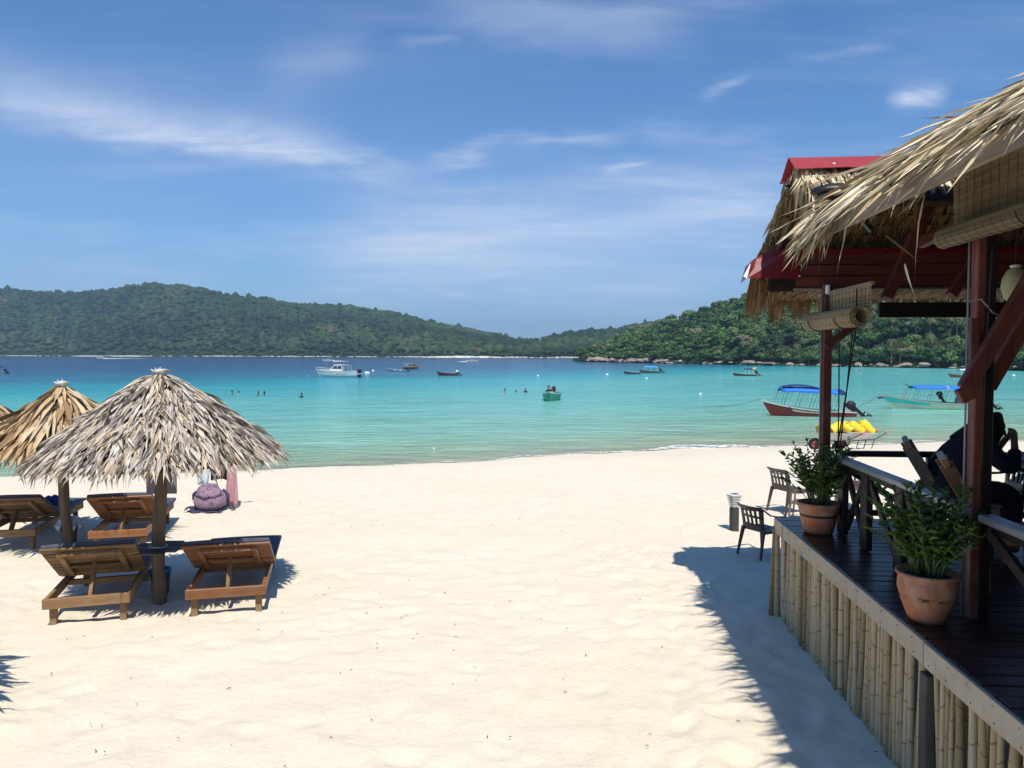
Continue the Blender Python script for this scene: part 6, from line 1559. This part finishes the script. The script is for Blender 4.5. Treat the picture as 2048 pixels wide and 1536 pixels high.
def bow_boat():
    P = on_sea(1105, 803); Lh = 5.4; t = thing('green_rowboat', 'green boat seen bow on with dark dressed people aboard', 'boat', (P.x, P.y + 2.2, SEA), R(82), 'boats moored in the bay')
    hull = Hull(Lh, 1.95, .62, .42, .10, 18, stern=.85); hull.st_old = hull.st
    m = paint('sea_green_hull', (.045, .30, .18), .45, (.10, .20, .12)); mi = paint('white_inside', (.60, .62, .58)); hull.rake = .07
    mb = hull.shell(0, .93); hull.transom(mb); mb.build('hull', m, t, True); hull.shell(.93, 1.0, -.015, 1).build('gunwale', paint('pale_aqua', (.55, .70, .66)), t, True); hull.shell(.45, 1, .07, 3).build('inner_skin', mi, t, True)
    MB().sheet([[hull.pt(u, .55, -1, .05), hull.pt(u, .55, 1, .05)] for u in [.04 + .95 * i / 10 for i in range(11)]]).build('floor_deck', mi, t)
    for u in (.35, .55, .75): a = hull.pt(u, .8, 1, .06); MB().box((a.x, 0, a.z), (.28, 2 * a.y, .05)).build('bench', mi, t)
    MB().sheet([[hull.pt(u, .97, -1, .03), hull.pt(u, .97, 1, .03)] for u in (.02, .08, .16, .25)]).build('fore_deck', mi, t)
    outboard(t, Lh / 2 + .15, 0, .5, 0, 1.1)
    bx, by = P.x, P.y + 2.2
    figure(None, 'person', (bx - .30, by - .7, SEA + 1.05), 'person in black at the left of the green boat', (.010, .010, .014), (.008, .008, .01), sc=1.25)
    figure(None, 'person', (bx - .02, by - 1.2, SEA + .82), 'person with white top and dark scarf in the front of the green boat', (.62, .60, .58), (.02, .012, .012), sc=1.1, lean=-.12)
    figure(None, 'person', (bx + .40, by - .2, SEA + .78), 'person in dark clothes leaning at the right of the green boat', (.02, .02, .03), (.01, .01, .012), sc=1.15, lean=.12)
bow_boat()
# wooden ferry
def ferry():
    P = on_sea(823, 738); Lh = 7.2; t = thing('wooden_ferry', 'brown wooden ferry with square orange windowed wheelhouse, far out', 'boat', (P.x, P.y, SEA), R(152), 'boats moored in the bay'); k = px_len(808, 836, 738) / 5.6
    t.scale = (k,) * 3; hull = Hull(Lh, 2.3, .75, .75, .10, 18, stern=.9); md = paint('olive_hull', (.12, .10, .045), .6); mc = paint('ochre_cabin', (.42, .24, .11), .6); mg = plain('cabin_glass', (.03, .03, .035), .2, .05, 2, 0)
    mb = hull.shell(0, .93); hull.transom(mb); mb.build('hull', md, t, True); hull.shell(.93, 1, -.02, 1).build('gunwale', paint('tan_rail', (.40, .30, .17)), t, True)
    MB().sheet([[hull.pt(u, .8, -1, .05), hull.pt(u, .8, 1, .05)] for u in [.02 + .97 * i / 10 for i in range(11)]]).build('deck', paint('wood_deck', (.26, .19, .11)), t)
    c = MB().box((-.2, 0, 1.30), (2.2, 1.5, 1.2)).build('wheelhouse', mc, t, bevel=.04)
    for x in (-.9, -.2, .5):
        for sd in (-1, 1): MB().box((x, sd * .756, 1.5), (.42, .03, .42)).build('window', mg, t)
    for y in (-.45, 0, .45): MB().box((-1.306, y, 1.5), (.03, .34, .42)).build('window', mg, t)
    MB().box((-.1, 0, 1.97), (2.8, 1.8, .09)).build('roof', paint('pink_roof', (.55, .38, .30)), t, bevel=.02)
    mb = MB()
    for x in (1.4, 2.4, 3.1):
        for sd in (-1, 1): mb.tube([(x, sd * .8, .7), (x, sd * .8, 2.0)], .05, 5)
    mb.build('awning_post', M_BWHITE, t); MB().box((2.2, 0, 2.02), (2.0, 1.7, .05)).build('awning', M_BWHITE, t)
ferry()
# speed boats with their wakes, far off
M_WAKE = plain('wake_foam', (.80, .82, .82), .9, .2, 1.5, 0)
def speedboat(label, px, py, dirx, wl):
    P = on_sea(px, py); t = thing('speedboat', label, 'boat', (P.x, P.y, SEA), 0 if dirx < 0 else PI, 'speedboats far out'); hull = Hull(7, 2.2, .8, .45, .15, 12)
    mb = hull.shell(0, 1); hull.transom(mb); mb.build('hull', M_BWHITE, t, True); MB().sheet([[hull.pt(u, .9, -1), hull.pt(u, .9, 1)] for u in (.02, .2, .5, .99)]).build('deck', M_BWHITE, t); MB().box((.3, 0, 1.1), (1.8, 1.3, .7)).build('cabin', paint('grey_cabin' + label[:5], (.25, .28, .32)), t, bevel=.1)
    mb = MB(); r = random.Random(px); rows = []
    for i in range(16):
        s = i / 15; x = (3.2 + wl * s); rows.append([(x, -1.0 - 2.0 * s + r.uniform(-.3, .3), .02), (x, 0, .05 + .40 * (1 - s) * r.uniform(.4, 1)), (x, 1.0 + 2.0 * s + r.uniform(-.3, .3), .02)])
    o = mb.sheet(rows).build('wake', M_WAKE, None, True, loc=(P.x, P.y, SEA)); o.rotation_euler = t.rotation_euler; tag(o, 'wake of the ' + label, 'wake', None, 'stuff')
speedboat('white speedboat trailing a long wake off the far left shore', 200, 717.3, -1, 36)
speedboat('tiny white speedboat above the cabin cruiser', 656, 722.5, -1, 9)
speedboat('tiny white speedboat before the pale far beach', 945, 723.5, 1, 5)
# buoys
def buoy(label, px, py, r, col, flat=1.0):
    P = on_sea(px, py); t = thing('buoy', label, 'buoy', (P.x, P.y, SEA), 0, 'mooring buoys'); m = paint('buoy' + label[:16], col, .4)
    MB().lathe([(.02 * r, -.5 * r), (.75 * r * flat, -.35 * r), (r * flat, .15 * r), (.8 * r * flat, .62 * r), (.3 * r, .86 * r), (.02 * r, .9 * r)], 14).build('float', m, t, True); MB().tube([(.14 * r * math.cos(a), 0, .98 * r + .14 * r * math.sin(a)) for a in [2 * PI * k / 8 for k in range(9)]], .035 * r, 4, False).build('eye', M_BLACK, t)
W_ = (.78, .78, .76)
buoy('big white drum buoy just right of the cabin cruiser', 734, 747, .55, W_, 1.3); buoy('small white buoy above and right of the big drum buoy', 746, 742, .35, W_)
buoy('dark and white buoy ahead of the cabin cruiser bow', 615, 753, .32, (.20, .20, .22)); buoy('white buoy ahead of the white nosed open boat', 1214, 749.5, .33, W_); buoy('white buoy alone in the middle of the bay', 1076, 752, .26, W_)
buoy('white buoy before the pair of boats in mid bay', 1293, 757, .24, W_); buoy('white float in the turquoise shallows left of the red boat', 1401, 788, .17, W_); buoy('dark float just left of the turquoise bowed boat', 1762, 797, .26, (.03, .03, .035), 1.4)
buoy('dark round float above the blue canopy of the right boat', 1813, 771, .22, (.05, .055, .06)); buoy('white buoy right of the big post', 2027, 751, .26, W_, 1.4); buoy('tiny white float near the left beach edge', 868, 897, .05, W_)
# swimmers
def swimmer(label, px, py, top, hair, up=.0, sc=1.0, ring=None):
    P = on_sea(px, py); t = figure(None, 'person', (P.x, P.y, SEA + up - .02), label, top, hair, sc=sc, group='swimmers in the bay', arms=up > .05)
    t.rotation_euler = (0, 0, random.uniform(-2.5, 2.5))
    return t
swimmer('swimmer with short dark hair, leftmost of the left group', 465, 788, (.05, .05, .06), (.012, .010, .010), .08, 1.0); swimmer('swimmer with bare pale shoulders beside the leftmost swimmer', 477, 789, (.45, .30, .24), (.015, .012, .01), .05)
swimmer('dark capped swimmer, third from the left, next to another', 516, 791, (.015, .015, .025), (.010, .010, .020), .03, 1.15); swimmer('dark capped swimmer, fourth from the left', 528, 790.5, (.015, .015, .025), (.010, .010, .020), .0, 1.15)
swimmer('swimmer in dark top apart from the left group, nearer the beach', 603, 795, (.012, .012, .016), (.008, .008, .010), .12, 1.05)
swimmer('swimmer in red and white life vest left of the green boat', 1009, 785, (.55, .05, .06), (.02, .012, .01), .12, 1.0); swimmer('swimmer of whom only a dark head shows, left of the green boat', 1031, 784, (.01, .01, .014), (.008, .008, .010), -.12, 1.0); swimmer('swimmer in dark top with raised snorkel left of the green boat', 1051, 784.5, (.02, .018, .022), (.008, .008, .010), .12, 1.05)
swimmer('bather in pink top in the shallows at the far right', 1997, 843, (.62, .20, .20), (.012, .010, .010), .12, .85)

# ================================================================ WHEELBARROWS AT THE WATER'S EDGE
M_GALV = plain('galvanised_tray', (.55, .53, .50), .5, .25, 5, .1, dirt=(.20, .13, .09)); M_RUB = plain('tyre', (.02, .02, .02), .8, .1, 5, 0); M_GRIP = plain('pink_grip', (.55, .20, .18), .7, .1, 5, 0)
def barrow(px, py, label, rz, sc=1.0):
    P = at(px, py, Y=23.4); t = thing('wheelbarrow', label, 'wheelbarrow', (P.x, P.y, ground(P.x, P.y) - .02), rz, 'wheelbarrows by the water', sc)
    def ring(a, b, c, d, z, z2): return [(a, -c, z), (b, -d, z2), (b, d, z2), (a, c, z)]
    rows = [ring(-.22, .30, .17, .20, .33, .33), ring(-.42, .44, .27, .30, .56, .52), ring(-.45, .47, .29, .32, .57, .53)]
    mb = MB().sheet(rows, closed=True); mb.f.append((3, 2, 1, 0)); mb.m.append(0); mb.build('tray', M_GALV, t, solid=.012)
    mb = MB()
    for s in (-1, 1): mb.tube([(-.52, s * .05, .17), (-.15, s * .16, .30), (.45, s * .24, .34), (.82, s * .27, .55)], .017, 6); mb.tube([(.20, s * .2, .31), (.12, s * .2, .02), (.36, s * .21, .02), (.46, s * .22, .33)], .014, 6)
    mb.tube([(.12, -.2, .03), (.12, .2, .03)], .012, 5); mb.build('frame', M_BLACK, t)
    for s in (-1, 1): MB().tube([(.80, s * .268, .538), (.93, s * .28, .61)], .022, 8).build('grip', M_GRIP, t)
    w = MB(); w.tube([(-.50 + .14 * math.cos(a), 0, .19 + .14 * math.sin(a)) for a in [2 * PI * k / 18 for k in range(19)]], .048, 8, False); wo = w.build('wheel', M_RUB, t, True)
    h = MB(); h.tube([(-.50, -.05, .19), (-.50, .05, .19)], .085, 12); h.build('rim', paint('red_rim', (.30, .03, .02)), wo)
    return t, P
def canister(P, rz, off, axis, r, l, label, k):
    m = plain('yellow_plastic', (.80, .60, .04), .45, .10, 3, .05, dirt=(.62, .42, .05)); mbrown = plain('brown_base', (.30, .20, .06), .8, .35, 14, .4)
    rot = Matrix.Rotation(rz, 3, 'Z'); c = P + rot @ Vector(off); c.z = ground(P.x, P.y) + off[2]; t = thing('canister', label, 'canister', c, 0, 'yellow canisters piled in the wheelbarrows')
    t.rotation_euler = Vector(rot @ Vector(axis)).to_track_quat('Z', 'Y').to_euler()
    MB().lathe([(.02, -l / 2), (r * .93, -l / 2 + .004), (r, -l / 2 + .03), (r, l * .28), (r * .92, l * .40), (r * .5, l * .48), (r * .22, l * .5), (.02, l * .5)], 20).build('body', m, t, True)
    MB().lathe([(.01, -l / 2 - .006), (r * .86, -l / 2 - .005), (r * .86, -l / 2 + .002)], 18).build('base', mbrown, t); MB().tube([(r * .35, 0, l * .44), (r * .75, 0, l * .60), (-r * .2, 0, l * .66), (-r * .4, 0, l * .44)], .016, 6).build('handle', m, t, True)
tb, P = barrow(1712, 893, 'galvanised wheelbarrow piled with yellow canisters at the water edge', R(4))
tb2, P2_ = barrow(1663, 893, 'second wheelbarrow with yellow canisters, partly hidden by the corner post', R(-6))
canister(P, R(4), (.26, -.08, .66), (-.55, .10, .62), .165, .50, 'yellow canister tipped upright at the handle end of the near barrow', 0); canister(P, R(4), (-.06, -.06, .64), (-.62, .25, .50), .165, .50, 'yellow canister lying in the middle of the wheelbarrow', 1); canister(P, R(4), (-.30, .05, .66), (-.5, .6, .45), .155, .48, 'yellow canister at the wheel end of the wheelbarrow', 2)
canister(P2_, R(-6), (.10, -.05, .66), (.6, .35, .28), .155, .50, 'yellow canister lying flat in the second wheelbarrow', 3); canister(P2_, R(-6), (-.24, -.05, .66), (.7, .6, .10), .150, .50, 'yellow canister with brown end beside the corner post', 4)

# ================================================================ SMALL LITTER ON THE SAND
def litter():
    r = np.random.default_rng(8); V, F, b = [], [], 0
    for i in range(260):
        y = 3.2 + 16 * r.random() ** 1.5; x = r.uniform(-.62, .62) * y; z = ground(x, y) + .012; l = r.uniform(.005, .020); a = r.uniform(0, 6.28); w = r.uniform(.002, .006); c, s = math.cos(a), math.sin(a)
        P = [(-l, -w, 0), (l, -w * .5, .004), (l, w * .5, .006), (-l, w, 0), (0, 0, .008)]
        V += [(x + p[0] * c - p[1] * s, y + p[0] * s + p[1] * c, z + p[2]) for p in P]; F += [(b, b + 1, b + 4), (b + 1, b + 2, b + 4), (b + 2, b + 3, b + 4), (b + 3, b, b + 4)]; b += 5
    tag(link('leaf_litter', np_mesh('leaf_litter', np.array(V), np.array(F), plain('dry_bits', (.10, .07, .045), .9, .4, 30, 0))), kind='stuff')
litter()
# ================================================================ AIR
def haze():
    n = NT('haze_air'); pv = n.N.new('ShaderNodeVolumePrincipled'); pv.inputs['Color'].default_value = (.50, .74, 1.0, 1); pv.inputs['Density'].default_value = HAZE_D; pv.inputs['Anisotropy'].default_value = .1
    out = n.N['Material Output']
    for l in list(out.inputs['Surface'].links): n.L.remove(l)
    n.L.new(pv.outputs[0], out.inputs['Volume']); n.N.remove(n.b)
    o = MB().box((0, 3150, 120), (9600, 6900, 264)).build('haze', n.mat); tag(o, kind='stuff')
HAZE_D = 0.00019
haze()
